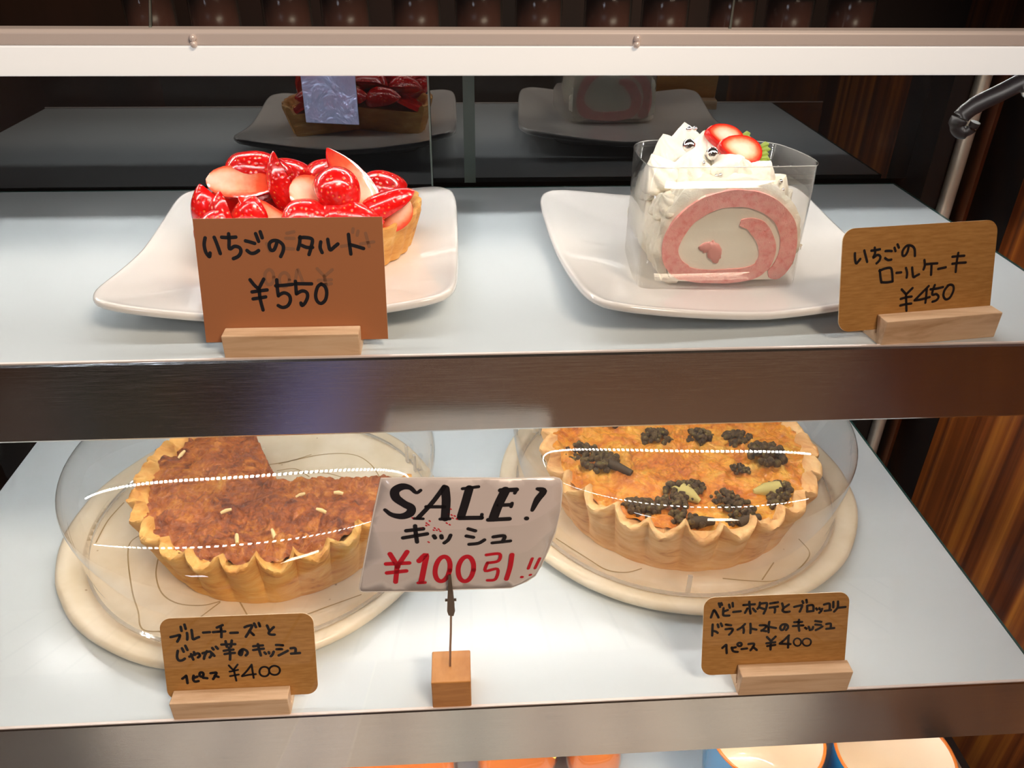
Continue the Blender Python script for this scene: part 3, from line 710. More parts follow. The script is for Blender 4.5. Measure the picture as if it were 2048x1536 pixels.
# pen strokes of the hand lettering, in tenths of a millimetre on each card; plate line drawings likewise on the shelf
D = {"UL":[[-390,449,-398,417,-395,383,-385,363,-378,358,-374,375],[-346,451,-337,421,-325,372],[-310,451,-278,449,-242,451],[-275,467,-276,435,-278,394,-253,406,-230,400,-224,381,-238,358,-264,346],[-197,432,-178,427,-154,419],[-194,385,-178,372,-159,372,-138,384],[-145,466,-134,429],[-122,475,-115,446],[-47,418,-62,388,-79,386,-84,413,-68,430,-41,430,-18,410,-18,383,-33,353],[69,448,64,416,54,387],[66,443,93,445,127,435,119,396,106,361],[75,406,99,396,126,396],[168,422,163,395,171,370],[203,434,206,404,212,382,233,397,251,411],[306,457,308,413,312,361],[308,408,342,398,376,387],[-193,240,-174,212,-153,192],[-126,242,-153,197],[-189,179,-151,184,-114,188],[-187,144,-155,148,-124,153],[-153,194,-152,143,-143,87],[-62,238,-63,198,-61,157],[-70,208,-30,210,13,214],[-61,159,-33,172,-9,161,-3,135,-18,107,-44,98,-66,108],[29,229,29,196,29,166],[26,217,66,216,108,215],[29,166,58,180,80,172,83,149,68,119,52,106,48,119],[156,214,137,199,124,159,129,128,148,115,170,132,180,168,174,199,156,214]],"GH":[[141,290,173,252],[215,284,173,250],[173,255,178,219,183,183],[142,232,207,234],[165,209,206,214],[46,287,56,257,66,221],[41,282,30,237],[0,237,-5,220,-15,207,-28,202,-40,207,-48,220,-50,238,-45,256,-35,268,-22,273,-10,268,-2,255,0,237],[-76,251,-80,232,-90,218,-101,214,-112,219,-119,233,-120,252,-116,271,-106,284,-95,289,-84,284,-77,270,-76,251],[363,410,428,419],[390,461,396,432,404,397],[354,472,348,452],[330,484,327,467],[6,466,41,473],[-1,442,39,441],[-7,392,32,389],[268,399,298,403],[-96,418,-84,379]],"UR":[[-473,325,-471,298,-463,273,-450,284,-441,294],[-421,336,-412,309,-401,277],[-381,333,-357,334,-333,337],[-363,347,-359,318,-368,296,-345,309,-328,299,-332,280,-347,266],[-300,326,-281,326,-265,324],[-300,290,-283,279,-264,280],[-250,340,-243,323],[-234,356,-225,339],[-169,343,-174,314,-189,295,-202,301,-200,325,-180,346,-152,344,-134,326,-129,291],[-326,230,-320,196,-313,168],[-328,226,-296,236,-264,236,-253,206,-248,166],[-313,166,-280,163,-248,166],[-229,209,-202,210],[-176,231,-167,205,-168,181],[-140,231,-135,203,-128,181,-112,187,-97,193],[-72,266,-67,238,-73,217],[-67,243,-34,244,5,244],[-28,241,-27,216,-26,186],[13,214,35,217,57,220],[91,273,124,274,161,274],[94,236,133,238,173,238],[124,291,119,242,118,192],[-192,120,-165,93],[-129,123,-165,91],[-194,70,-164,76,-131,78],[-194,35,-161,40,-130,41],[-164,86,-155,5],[-35,127,-76,90,-112,57],[-112,57,-74,59,-24,68],[-45,113,-45,77,-47,40],[1,130,-8,105,-9,80,14,81,29,65,17,48,-5,42],[-22,109,17,111,50,116],[83,124,62,100,57,70,73,49,97,57,114,92,111,117,94,126,77,122]],"LL":[[-315,337,-286,343,-263,348,-269,327,-281,307],[-253,399,-251,373],[-231,411,-227,385],[-222,359,-222,335,-225,317],[-195,376,-194,344,-192,318,-172,325,-158,330],[-132,357,-95,358],[-53,385,-36,392,-20,399],[-77,357,-44,359,-9,359],[-32,389,-30,358,-33,324],[20,348,60,348],[102,380,121,387,145,389,128,356,104,320],[126,356,149,329],[157,401,165,378],[183,403,188,382],[228,385,236,361,240,353],[265,373,242,351,234,335,247,327,266,326],[-284,249,-292,213,-285,189,-265,188,-250,198],[-259,264,-252,242],[-239,279,-230,252],[-223,209,-196,221,-172,228,-164,212,-175,202],[-195,237,-192,219],[-212,225,-207,203,-203,190],[-147,227,-120,234,-102,235,-99,214,-110,199],[-122,239,-137,211,-143,192],[-93,224,-83,208],[-90,258,-84,248],[-69,265,-60,252],[-37,277,0,277,40,276],[-12,297,-8,262],[23,300,15,261],[-27,237,2,241,27,242],[-24,216,0,220,33,221],[3,257,7,220,3,180],[78,232,69,206,58,212,62,230,81,242,101,231,105,215,94,202],[141,258,167,260,195,261],[139,234,170,238,198,240],[168,270,172,233,179,198],[201,216,208,207],[225,217,227,209],[253,218,245,200,235,190],[270,260,289,259,308,256],[271,233,287,233,301,232],[280,193,304,205,333,220],[351,235,377,234,375,202],[351,201,379,202,401,203],[-276,71,-258,84,-253,89,-251,67,-250,41],[-211,87,-216,66,-208,49,-187,51],[-210,73,-191,80],[-155,92,-159,82,-168,79,-175,83,-177,93,-173,103,-165,106,-157,102,-155,92],[-159,71,-136,67],[-114,98,-95,100,-81,99,-93,75,-103,60],[-92,81,-72,72]],"LLp":[[-7,143,10,119,19,113],[43,146,19,115],[-6,103,18,107,42,112],[-6,74,21,78,44,82],[19,113,23,75,27,43],[122,142,93,104,63,73],[62,70,101,77,141,80],[122,142,124,97,127,56],[219,92,214,77,203,66,189,63,175,67,165,79,163,95,168,110,179,121,193,124,207,120,217,108,219,92],[280,97,275,83,263,72,247,69,232,74,221,85,218,100,224,115,236,125,251,128,266,123,277,112,280,97]],"LR":[[-511,311,-502,340,-494,357,-481,339,-466,309],[-467,399,-459,376],[-453,400,-448,388],[-438,367,-439,337,-434,320,-401,318],[-437,345,-412,354],[-406,388,-400,368],[-385,398,-382,375],[-378,340,-334,343],[-319,382,-286,383,-251,384],[-285,401,-281,366,-274,325],[-294,359,-307,332],[-261,357,-244,337],[-221,393,-222,373,-233,354],[-220,386,-192,389,-178,386,-181,356,-194,322],[-217,360,-195,352],[-159,385,-112,391],[-160,358,-111,363],[-132,359,-126,344,-128,326],[-86,382,-78,359],[-45,373,-72,354,-81,337,-66,326,-38,328],[-11,357,17,363,36,365,32,345,24,325],[36,392,42,379],[60,399,63,381],[67,361,69,323],[67,361,97,364,106,349,107,326],[69,323,107,326],[123,341,128,333],[142,342,145,335],[159,337,155,324,144,312],[169,364,202,368,205,327],[176,323,214,327],[225,379,227,344],[253,380,254,343,234,316],[261,340,301,343],[-499,265,-499,230,-499,194],[-498,225,-479,219,-467,210],[-469,264,-463,246],[-450,270,-442,252],[-419,261,-388,255],[-420,231,-378,232,-384,209,-397,195],[-304,259,-326,237,-347,225],[-315,242,-309,221,-310,203],[-271,260,-268,229,-268,199],[-267,229,-233,220],[-213,247,-173,243,-188,221,-202,211],[-202,214,-173,207],[-157,267,-160,235,-158,199],[-158,235,-115,225],[-59,240,-67,215,-81,211,-89,229,-76,246,-52,245,-41,227,-52,209],[-5,258,42,258],[-11,233,51,235],[23,272,22,237,29,201],[64,219,72,212],[85,224,89,213],[112,222,108,207,94,203],[123,260,160,253],[125,237,159,233],[130,201,151,211,169,222],[192,237,218,238,220,210],[194,206,242,209],[-434,110,-418,125,-411,129,-409,104,-406,75],[-377,110,-367,86,-340,80],[-377,107,-353,111],[-318,128,-321,120,-330,117,-339,121,-343,129,-340,136,-331,139,-322,136,-318,128],[-317,97,-284,100],[-276,128,-243,129,-249,106,-262,87],[-249,109,-224,87],[-166,169,-141,142],[-114,169,-141,140],[-167,128,-114,133],[-161,110,-113,115],[-141,140,-140,86],[-33,173,-60,144,-85,124],[-85,122,-20,116],[-35,168,-33,94]],"LRp":[[45,126,43,114,35,105,24,102,12,106,3,116,-1,128,1,140,9,149,21,152,32,148,41,138,45,126],[106,123,103,111,94,102,81,100,68,104,58,113,53,126,56,138,65,146,78,149,92,145,102,136,106,123]],"SB":[[[18,18,26,40,46,46,40,44,46,36,26,18],[-242,496,-265,482,-294,514,-334,522,-371,498,-369,455,-330,415,-296,389,-303,355,-345,336,-396,348,-430,381]],[[24],[-121,514,-186,416,-263,323]],[[44],[-117,501,-114,426,-123,318]],[[20],[-218,392,-125,388]],[[16],[-284,320,-237,316]],[[18],[-149,310,-99,310]],[[42],[6,496,-16,409,-39,327]],[[26],[-50,313,66,310]],[[18],[-28,498,53,507]],[[18],[66,310,69,332]],[[48],[191,477,155,390,129,307]],[[26],[166,480,248,481]],[[18],[248,481,240,460]],[[22],[155,387,223,387]],[[24],[102,295,213,297]],[[18],[226,397,221,375]],[[18,38,36,20],[357,477,389,457,358,407,333,344]],[[24],[302,294,305,292]],[[22],[-329,242,-240,251]],[[22],[-348,196,-221,217]],[[22],[-281,272,-280,226,-276,166]],[[22],[-186,202,-180,189]],[[22],[-147,201,-145,187]],[[20],[-98,203,-111,173,-133,153]],[[20],[-4,241,33,226]],[[20],[-15,194,22,184]],[[20],[-1,138,48,143,80,164]],[[20],[128,182,187,186,176,147]],[[18],[122,142,219,151]]],"SR":[[[26],[-423,92,-386,2]],[[26],[-332,102,-391,2]],[[24],[-448,25,-325,26]],[[24],[-447,-37,-344,-28]],[[26],[-391,2,-405,-102]],[[30],[-271,38,-232,77,-246,-5,-267,-109]],[[18],[-284,-115,-246,-114]],[[26],[-110,-35,-123,-76,-143,-103,-164,-108,-181,-91,-189,-55,-185,-12,-172,28,-153,54,-132,60,-115,43,-107,8,-110,-35]],[[26],[19,-39,7,-81,-12,-109,-34,-115,-53,-99,-63,-64,-63,-20,-51,21,-32,48,-10,55,8,39,19,4,19,-39]],[[18],[90,62,160,66,154,18,95,7]],[[18],[95,7,83,-48,149,-38,138,-108,94,-115]],[[26],[228,56,218,-27,198,-110]],[[18],[339,12,319,-53]],[[18],[381,0,357,-61]],[[16],[281,-107,286,-108]],[[14],[328,-103,334,-103]],[[7],[-223,289,-218,285]],[[7],[-213,278,-208,274]],[[7],[-225,274,-220,270]],[[7],[-206,302,-201,298]],[[7],[-182,255,-177,251]],[[7],[-172,241,-167,237]],[[7],[-162,248,-156,243]],[[7],[-154,234,-149,230]],[[7],[-188,242,-183,238]],[[7],[-106,343,-101,339]],[[7],[-91,336,-86,332]],[[7],[-75,329,-70,325]],[[7],[-65,309,-60,305]],[[7],[-86,316,-81,312]],[[7],[-118,285,-113,281]],[[7],[-103,274,-98,270]],[[7],[-294,325,-289,321]],[[7],[-250,258,-245,254]],[[7],[-95,374,-90,370]],[[7],[-218,164,-212,160]]],"D1":[[-2395,4542,-2438,4460,-2396,4295,-2264,3985,-2166,3804,-2114,3683,-2060,3632,-1959,3626],[-2187,4284,-2152,4127,-2060,3956,-1928,3860,-1767,3835,-1659,3864],[-1656,3855,-1714,3780,-1771,3707],[-1528,3857,-1428,3697],[-1622,5347,-1453,5393,-1302,5469],[-1543,5356,-1219,5465,-954,5452,-792,5307,-677,5065],[-1542,5262,-1402,5282,-1273,5171],[-1500,5208,-1184,5219,-1018,5158],[-2636,4915,-2681,4710,-2679,4472],[-1111,3698,-919,3791,-732,3869]],"D2":[[632,4346,830,4134,949,4012,1081,3987,1197,4019],[2412,4256,2437,4132,2385,4035,2219,3891,2066,3843,1871,3872,1742,3897],[2143,4028,2005,3865],[668,5427,620,5360,645,5277]]}
# ================================================================== price cards and their holders
def card_frame(P, yaw, tilt):
    y, t = math.radians(yaw), math.radians(tilt)
    ex = Vector((math.cos(y), math.sin(y), 0)); d = Vector((-math.sin(y), math.cos(y), 0))
    up = Vector((0,0,1))*math.cos(t)+d*math.sin(t)
    return Vector(P), ex, up, d, ex.cross(up)*-1     # last: towards the back
def rounded(u0, u1, v0, v1, r, rot=0):
    if r < 1e-5: pts = [(u0,v0),(u1,v0),(u1,v1),(u0,v1)]
    else:
        pts = []
        for (cx, cy, a) in ((u1-r,v0+r,-90),(u1-r,v1-r,0),(u0+r,v1-r,90),(u0+r,v0+r,180)):
            for k in range(9):
                q = math.radians(a+90*k/8); pts.append((cx+r*math.cos(q), cy+r*math.sin(q)))
    return pts
def price_card(label, P, yaw, tilt, rect, r, front, strokes, wid, back=None, thick=.0006):
    P, ex, up, d, nb = card_frame(P, yaw, tilt)
    cl = P+ex*((rect[0]+rect[1])/2)+up*rect[2]
    t = thing('price_card', label, 'price card', cl)
    pts = rounded(*rect, r); n = len(pts)
    g = G()
    f_ = [P+ex*a+up*b for a, b in pts]; b_ = [p+nb*thick for p in f_]
    g.add(f_+b_, [tuple(range(n))], 0); g.f.append(tuple(range(2*n-1,n-1,-1))); g.m.append(2 if back else 0)
    for i in range(n): g.f.append((i, i+n, (i+1)%n+n, (i+1)%n)); g.m.append(1)
    g.build('card', [front, 'card_edge']+([back] if back else []), t)
    for nm, ss, w, mt, off in strokes:
        g = G()
        for s in ss:
            q = [(s[i]*1e-4, s[i+1]*1e-4) for i in range(0, len(s), 2)]
            ribbon(g, q, w, lambda u, v: P+ex*u+up*v-nb*off)
        g.build(nm, mt, t, label=None)
    return t
def card_holder(label, P, yaw, tilt, x0, x1, h, depth_front):
    """wooden block with a sloping slot; local y runs into the case"""
    P, ex, up, d, nb = card_frame(P, yaw, tilt)
    k = math.tan(math.radians(tilt)); df = depth_front; z0 = P.z-h
    o = P-d*df; o.z = z0
    t = thing('card_holder', label, 'card holder', o+ex*((x0+x1)/2))
    s = df-.0003
    poly = [(0,0),(s+.016,0),(s+.016,h*.62),(s+.0016-k*h*.38,h*.62),(s+.0016-k*(h-.004),.004),(s-k*(h-.004),.004),(s,h),(0,h)]
    M = Matrix.Translation(o) @ Matrix(((ex.x,d.x,0,0),(ex.y,d.y,0,0),(0,0,1,0),(0,0,0,1)))
    g = G().prism(poly, x0, x1, axis='x', M=M)
    g.build('block', 'pale_wood', t, bevel=.0005)
    return t
for nm, P, yaw, tilt, rect, r, front, st, back, hl, x0, x1, h, df in (
  ('UL', (-.0867,.3674,.2207), 0, 16, (-.0441,.0475,-.0075,.0541), 0, 'tan_card', [('lettering', D['UL'], .00175, 'ink', .00012), ('faded_lettering', D['GH'], .0016, 'ink_show_through', .00006)], 'silver_card_back',
   'pale wooden card holder in front of the strawberry tart', -.0339, .0339, .0127, .0096),
  ('UR', (.2491,.3689,.2227), 7, 18, (-.0545,.0346,-.0082,.0452), .0065, 'gold_card', [('lettering', D['UR'], .00135, 'ink', .00012)], None,
   'pale wooden card holder beside the roll cake plate, slightly turned', -.0325, .0350, .0147, .0095),
  ('LL', (-.1393,.3121,.0150), 0, 19, (-.0370,.0490,-.0066,.0453), .0065, 'gold_card', [('lettering', D['LL'], .0016, 'ink', .00012), ('lettering', D['LLp'], .0012, 'ink', .00013)], None,
   'pale wooden card holder at the left on the lower shelf edge', -.0332, .0332, .0150, .0096),
  ('LR', (.1923,.3110,.0172), 0, 20, (-.0556,.0323,-.0066,.0438), .0065, 'gold_card', [('lettering', D['LR'], .0015, 'ink', .00012), ('lettering', D['LRp'], .0011, 'ink', .00013)], None,
   'pale wooden card holder at the right on the lower shelf edge', -.0337, .0337, .0172, .0094)):
    price_card({'UL': 'tan square-cornered price card reading 550 yen in front of the strawberry tart', 'UR': 'gold rounded price card reading 450 yen beside the roll cake', 'LL': 'gold rounded price card with 400 yen in front of the left quiche', 'LR': 'gold rounded price card with 400 yen in front of the broccoli quiche'}[nm], P, yaw, tilt, rect, r, front, st, .001, back)
    card_holder(hl, P, yaw, tilt, x0, x1, h, df)
# the second gold card stacked behind each lower card shows as a thin edge

# ================================================================== sale sign on its clip stand
st = thing('clip_stand', 'wooden cube stand with wire and clip holding up the sale sign', 'sign stand', (-.0124,.3137,0))
g = G().box(-.0238,-.0010,.3025,.3252,0,.0230); g.build('cube_base', 'cube_wood', st, bevel=.0007)
G().tube([(-.0130,.3140,.0215),(-.0126,.3145,.035),(-.0118,.3150,.05),(-.0112,.3155,.0655)], .00065, 8).build('wire', 'steel_cable', st, smooth=True)
c0 = Vector((-.0110,.3158,.064))
g = G()
g.prism([(-.0016,.0005),(.0012,0),(.0021,.004),(.0017,.012),(.0007,.0315),(-.0007,.0315),(-.0019,.012),(-.0023,.004)], -.0012, -.0004, M=Matrix.Translation(c0))
g.prism([(-.0016,.0005),(.0012,0),(.0019,.004),(.0015,.012),(.0006,.029),(-.0006,.029),(-.0017,.012),(-.0021,.004)], .0032, .0040, M=Matrix.Translation(c0))
g.tube([(c0.x-.0032,c0.y+.001,c0.z+.0105),(c0.x+.0030,c0.y+.001,c0.z+.0105)], .0008, 8)
g.tube([(c0.x,c0.y+.0009,c0.z-.001),(c0.x,c0.y+.0009,c0.z+.003)], .0014, 10)
g.build('clip', 'clip_metal', st, angle=40, label='dark metal crocodile clip')
so = [-437,572,-291,570,-140,564,63,556,268,545,440,533,472,520,484,500,488,453,484,338,462,168,428,47,390,-60,359,-120,309,-148,221,-178,54,-176,-80,-174,-125,-176,-144,-181,-385,-172,-585,-166,-600,-158,-603,-140,-566,24,-501,314]
outline = [(so[i]*1e-4, so[i+1]*1e-4) for i in range(0, len(so), 2)]
SP, sex, sup, sd, snb = card_frame((0,.318,.1), 0, 4)
SP = Vector((0,.318,.1)); t_ = math.radians(4); sup = Vector((0,math.sin(t_),math.cos(t_)))
def sale3(u, v, off=0):
    q = SP+sex*u+sup*v
    cw = max(0, (u-.020)/.028); bend = .006*cw*cw*max(0,(.03-v)/.05)+.0025*cw*cw      # right end curls back
    q += Vector((0, bend-off, 0)); return q
import bmesh
sg = thing('sale_sign', 'silvery handwritten sale sign reading 100 yen off, curled at the right corner', 'sign', (-.006,.318,.083))
bm = bmesh.new()
vs = [bm.verts.new((u, v, 0)) for u, v in outline]; f = bm.faces.new(vs)
bmesh.ops.triangulate(bm, faces=[f])
for it in range(4): bmesh.ops.subdivide_edges(bm, edges=[e for e in bm.edges if e.calc_length() > .006], cuts=1)
bmesh.ops.triangulate(bm, faces=bm.faces)
bm.verts.index_update()
g = G(); g.add([sale3(v.co.x, v.co.y) for v in bm.verts], [tuple(v.index for v in f.verts) for f in bm.faces]); bm.free()
o = g.build('card', 'silver_card', sg, smooth=True)
s_ = o.modifiers.new('thick', 'SOLIDIFY'); s_.thickness = .0006; s_.offset = 0
n = len(outline); g = G()
g.tube([sale3(u, v) for u, v in outline]+[sale3(*outline[0])], .00045, 6, caps=False)
g.build('laminate_edge', mat('laminate_edge', srgb(240,230,220), .3), sg, smooth=True)
K = 1.04e-4
for nm, key, mt in (('black_lettering', 'SB', 'ink'), ('red_lettering', 'SR', 'red_ink')):
    g = G()
    for wd, s in D[key]:
        q = [(s[i]*1e-4, s[i+1]*1e-4) for i in range(0, len(s), 2)]
        ribbon(g, q, [x*K for x in wd], lambda u, v: sale3(u, v, .0005))
    g.build(nm, mt, sg)

# ================================================================== stoneware plates, quiches, domes
def stoneware(label, cx, cy, r, lines, seed):
    t = thing('round_plate', label, 'plate', (cx, cy, 0))
    def rf(a, k): return 1+.012*nz(math.cos(a)*1.5, math.sin(a)*1.5, seed, 1)+.005*nz(math.cos(a)*5, math.sin(a)*5, seed, 1)
    prof = [(.0,.0075),(.6,.0075),(.80,.0076),(.86,.0085),(.90,.0108),(.94,.0125),(.975,.0127),(.995,.0112),(1.0,.0085),(.985,.005),(.95,.0022),(.88,.0),(.0,.0)]
    G().lathe([(a*r, z) for a, z in prof], (cx,cy,0), 96, rf=rf).build('dish', 'cream_stoneware', t, smooth=True)
    for s in lines:
        g = G()
        q = [(s[i]*1e-4, s[i+1]*1e-4) for i in range(0, len(s), 2)]
        def z(u, v): 
            e = math.hypot(u-cx, v-cy)/r
            for (a, za), (b, zb) in zip(prof, prof[1:7]):
                if a <= e <= b: return za+(zb-za)*(e-a)/(b-a)
            return .0125
        ribbon(g, q, .0009, lambda u, v: Vector((u, v, z(u, v)+.00025)))
        g.build('drawn_line', 'plate_line', t, label='thin brown drawn plant line')
    return t
stoneware('round cream stoneware plate under the half cut left quiche', -.1560, .4660, .1365, D['D1'], 1)
stoneware('round cream stoneware plate under the broccoli quiche on the right', .1640, .4975, .1400, D['D2'], 5)

def quiche(label, cx, cy, R, H, a0, a1, mcrust, mfill, bumpy, seed, nfl=25):
    z0 = .0076
    t = thing('quiche', label, 'quiche', (cx, cy, z0))
    full = abs(a1-a0-2*PI) < 1e-6
    N = 420
    m = N if full else N+1
    prof = [(0,0),(.5,0),(.86,.0),(.875,.001),(.89,.10),(.91,.28),(.93,.48),(.955,.70),(.985,.90),(1.0,.985),(.995,1.02),(.975,1.03),(.95,1.01),(.925,.97),(.90,.90),(.88,.80),(.5,.78),(0,.78)]
    rows = []
    for k, (r, z) in enumerate(prof):
        row = []
        for i in range(m):
            a = a0+(a1-a0)*i/N
            ca, sa = math.cos(a), math.sin(a)
            rip = (abs(math.sin(a*nfl/2))**.75-.65)
            wgt = 0 if k < 3 else min(1, z*1.2+.15)
            if k >= 14: wgt = .3 if k == 14 else 0
            rr = R*r*(1+.072*rip*wgt+.012*nz(ca*4,sa*4,z*2,1,seed)*(1 if k > 2 else 0)+.006*fb(ca*14,sa*14,z*4,1,seed)*(1 if 3 < k < 15 else 0))
            zz = H*z
            if 8 <= k <= 13: zz += H*(-.14*rip+.10*nz(ca*7,sa*7,3,1,seed)+.05*fb(ca*22,sa*22,k*.5,1,seed))
            row.append(Vector((cx+rr*ca, cy+rr*sa, z0+zz)))
        rows.append(row)
    g = G().grid(rows, closed_u=full)
    if not full:
        for col in (0, m-1): g.f.append(tuple(k*m+col for k in range(len(prof)))); g.m.append(0)
    g.build('crust', mcrust, t, angle=60)
    rows = []; NR = 90; NA = 300
    mm = NA if full else NA+1
    def fh(x, y, s):
        h = .86*H+bumpy*(.55*fb(x,y,0,42,seed)+.5*abs(fb(x,y,0,95,seed+3))+.22*fb(x,y,0,260,seed))
        return z0+h+H*.03*s
    for k in range(NR+1):
        s = max(k/NR, .002)
        rr = R*.93*s
        row = []
        for i in range(mm):
            a = a0+(a1-a0)*i/NA; x, y = cx+rr*math.cos(a), cy+rr*math.sin(a)
            row.append(Vector((x, y, fh(x, y, s))))
        rows.append(row)
    if True:
        row = []
    g = G().grid(rows, closed_u=full)
    if not full:
        for col in (0, mm-1):
            up = [k*mm+col for k in range(NR+1)]
            base = len(g.v)
            vs = []
            for k in range(NR+1):
                p = g.v[k*mm+col]; vs.append((p[0], p[1], z0+H*.12))
            g.add(vs, [])
            for k in range(NR): g.f.append((up[k], up[k+1], base+k+1, base+k)); g.m.append(0)
    g.build('filling', mfill, t, smooth=True)
    t['_'] = 0; del t['_']
    return t, fh
qa0 = math.radians(116); qa1 = math.radians(356)
q1, fh1 = quiche('golden quiche with a wedge cut out, under the left dome', -.1390, .4690, .0975, .043, qa0, qa1, 'golden_crust', 'baked_cheese', .0085, 2.0)
# shreds and dark flecks on the cheese quiche
sh = [(-.215+.0,.500),(-.165,.430),(-.128,.404),(-.150,.398),(-.09,.440),(-.10,.425),(-.118,.447),(-.19,.472),(-.20,.455),(-.17,.52),(-.185,.525),(-.07,.445)]
for i, (x, y) in enumerate(sh[:7]):
    a = random.uniform(0, PI); L = random.uniform(.006,.011)
    z = fh1(x, y, .6)+.0012
    p0 = Vector((x-L*math.cos(a)*.5, y-L*math.sin(a)*.5, z)); p1 = Vector((x+L*math.cos(a)*.5, y+L*math.sin(a)*.5, z+.0008))
    G().tube([p0, (p0+p1)/2+Vector((0,0,.0006)), p1], [.0012,.0015,.0011], 7).build('potato_shred', 'cheese_shred', q1, smooth=True, label='pale potato shred')
q2, fh2 = quiche('whole orange quiche topped with browned broccoli, under the right dome', .1610, .4880, .1035, .045, 0, 2*PI, 'pale_crust', 'baked_egg', .0070, 11.0)
BR = [(.0866,.4858,.011),(.0987,.4700,.011),(.2236,.4722,.0135),(.1998,.4560,.006),(.1175,.4165,.011),(.1392,.4190,.010),(.1500,.4330,.010),(.1590,.4370,.008),(.1481,.4010,.009),(.1780,.4215,.008),(.2200,.4325,.009),(.2195,.4200,.009),(.1816,.4000,.007),(.1850,.4130,.009),(.1482,.5014,.010),(.1809,.4998,.009),(.2106,.4984,.010),(.1150,.5300,.012),(.1650,.5450,.012),(.2150,.5400,.012),(.1350,.5600,.010)]
for i, (x, y, r) in enumerate(BR):
    r *= 1.22
    z = fh2(x, y, .6)
    g = G()
    for k in range(46):
        u = random.uniform(0, 2*PI); q = math.sqrt(random.random()); 
        px, py = x+r*q*math.cos(u), y+r*q*math.sin(u)*.85
        pz = z+r*.42*math.sqrt(max(0,1-q*q))+random.uniform(-.001,.001)
        rr = r*random.uniform(.13,.22)
        if math.hypot(px-.161, py-.488) > .0915: continue
        g.ball((px,py,pz), rr, 7, 5, f=lambda d: 1+.25*nz(d.x,d.y,d.z,3,k))
    b = g.build('broccoli_floret', 'burnt_broccoli', q2, smooth=True, label='dark browned broccoli floret')
    if i in (1,6,8,10,12):
        dx, dy = {1:(.020,-.016), 6:(.011,-.010), 8:(.017,.001), 10:(-.018,-.001), 12:(.016,.005)}[i]
        z2 = fh2(x+dx,y+dy,.6)
        pale = i in (6,10)
        g = G().tube([(x,y,z+.002),(x+dx*.5,y+dy*.5,(z+z2)/2+.0028),(x+dx,y+dy,z2+.0016)], [.0045,.0034,.0026] if not pale else [.0065,.005,.002], 9)
        if pale:
            for s in (-1,1): g.tube([(x+dx*.6,y+dy*.6,(z+z2)/2+.0025),(x+s*.006,y+.004,z+.004)], [.0022,.0015], 7)
        g.build('broccoli_stem', 'broccoli_stem' if pale else 'burnt_stem', b, smooth=True)

def dome(label, cx, cy, rb, rt, H, z0=.0126):
    t = thing('cake_dome', label, 'cake dome', (cx, cy, z0))
    sr = .020
    prof = [(rb+.0025,0),(rb+.0025,.002),(rb,.004)]+[(rb+(rt-rb)*k/5,.004+(H-sr-.004)*k/5) for k in range(1,6)]
    ht = sr+.0065; nn = 2.7
    prof += [(rt*max(math.cos(a),0)**(2/nn)+.0001, H-sr+ht*math.sin(a)**(2/nn)) for a in [PI/2*k/26 for k in range(1,27)]]
    zt = H-sr+ht-.0085
    G().lathe(prof, (cx,cy,z0), 96).build('dome_cover', 'acrylic', t, smooth=True)
    G().lathe([(rb+.0026,0),(rb+.0026,.0018),(rb+.0006,.0018),(rb+.0006,0),(rb+.0026,0)], (cx,cy,z0), 96).build('base_ring', 'acrylic_edge', t, angle=40)
    for d in (-98, -215, -328, 25):
        a = math.radians(d)
        M = Matrix.Translation((cx+(rb-.001)*math.cos(a), cy+(rb-.001)*math.sin(a), z0)) @ Matrix.Rotation(a-PI/2, 4, 'Z')
        G().box(-.0016,.0016,-.0008,.0008,0,.016, M=M).build('foot_tab', 'acrylic_edge', t, label='small clear acrylic tab')
    G().lathe([(0,zt+.0082),(.012,zt+.0084),(.009,zt+.013),(.013,zt+.0185),(.011,zt+.023),(0,zt+.0245)], (cx,cy,z0), 32).build('knob', 'acrylic', t, smooth=True)
    return t
dome('clear acrylic dome over the half cut quiche on the left', -.1495, .4640, .1195, .1265, .074)
dome('clear acrylic dome over the whole broccoli quiche on the right', .1610, .4915, .1205, .1265, .076)

# ================================================================== things on the bottom shelf
def mug(label, cx, cy, r, h):
    t = thing('mug', label, 'mug', (cx, cy, -.2))
    G().lathe([(0,.003),(.6*r,.003),(r*.80,.002),(r*.88,.006),(r*.97,h*.5),(r*1.0,h-.001)], (cx,cy,-.2), 48).build('outside', 'mug_blue', t, smooth=True, label='blue glazed outside')
    G().lathe([(r*1.0,h-.001),(r*.99,h+.0006),(r*.965,h+.0008),(r*.945,h-.0006)], (cx,cy,-.2), 48).build('rim', 'mug_orange', t, smooth=True, label='orange rim')
    G().lathe([(r*.945,h-.0006),(r*.92,h*.6),(r*.85,h*.2),(r*.7,.008),(0,.007)], (cx,cy,-.2), 48).build('inside', 'mug_cream', t, smooth=True, label='cream glazed inside')
    G().tube(smooth_path([(cx+.005,cy+r*.95,-.2+h*.8),(cx+.008,cy+r*1.35,-.2+h*.75),(cx+.009,cy+r*1.5,-.2+h*.5),(cx+.008,cy+r*1.3,-.2+h*.25),(cx+.005,cy+r*.9,-.2+h*.2)], 5), .004, 10).build('handle', 'mug_blue', t, smooth=True)
mug('cream lined blue mug with orange rim, left of the two mugs', .2165, .357, .0425, .082)
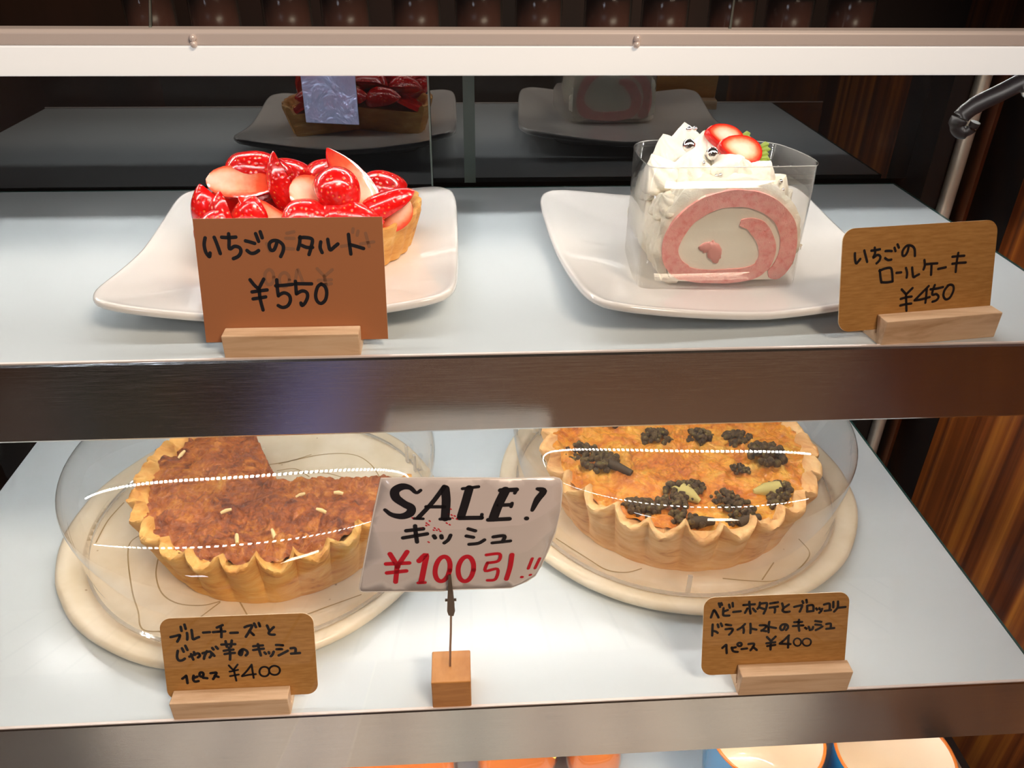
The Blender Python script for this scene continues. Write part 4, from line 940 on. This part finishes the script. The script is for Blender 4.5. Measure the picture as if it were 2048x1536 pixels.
mug('cream lined blue mug with orange rim, right of the two mugs', .3040, .335, .0425, .082)

def orange_bag(label, cx, cy, wx, wy, top, lab, seed):
    t = thing('snack_bag', label, 'snack bag', (cx, cy, -.2))
    g = G()
    H = top+.2
    rows = []
    for j in range(17):
        v = j/16; row = []
        s = math.sin(PI*min(.06+v*.94, .97))**.45 if v < .5 else math.sin(PI*min(.06+v*.94,.97))**.5
        for i in range(28):
            a = 2*PI*i/28
            ex = abs(math.cos(a))**.6*(1 if math.cos(a) > 0 else -1); ey = abs(math.sin(a))**.6*(1 if math.sin(a) > 0 else -1)
            q = 1+.10*nz(ex*2,ey*2,v*3,1,seed)
            row.append(Vector((cx+wx*s*ex*q, cy+wy*s*ey*q, -.2+H*.93*v)))
        rows.append(row)
    g.grid(rows, closed_u=True); g.build('contents', 'orange_food', t, smooth=True, label='bright orange contents')
    rows = [[p+Vector(((p.x-cx)*.06,(p.y-cy)*.06,0)) for p in r_] for r_ in rows[:-1]]
    tops = [Vector((cx+(p.x-cx)*.9, cy+(p.y-cy)*.15, top-.004+.002*nz(p.x*60,1,seed))) for p in rows[-1]]
    tip = [Vector((cx+(p.x-cx)*1.4, cy+(p.y-cy)*.1, top)) for p in rows[-1]]
    G().grid(rows+[tops, tip], closed_u=True).build('wrapper', 'bag_film', t, smooth=True)
    if lab:
        M = Matrix.Translation((cx+.014, cy-.006, top-.0005)) @ Matrix.Rotation(math.radians(-38),4,'Z') @ Matrix.Rotation(math.radians(18),4,'X')
        l = G().box(-.026,.026,-.012,.012,0,.0006, M=M).build('label', 'label_yellow', t, label='yellow and black label')
        G().box(-.026,.026,.004,.0085,.0006,.0009, M=M).box(-.026,.026,-.010,-.0075,.0006,.0009, M=M).build('label_band', 'label_black', l)
orange_bag('clear bag of bright orange sweets, leftmost on the bottom shelf', -.070, .385, .056, .024, -.128, False, 1)
orange_bag('clear bag of orange sweets with a yellow and black label', .032, .385, .030, .024, -.130, True, 4)
orange_bag('clear bag of orange sweets just left of the mugs', .094, .385, .021, .022, -.131, False, 8)
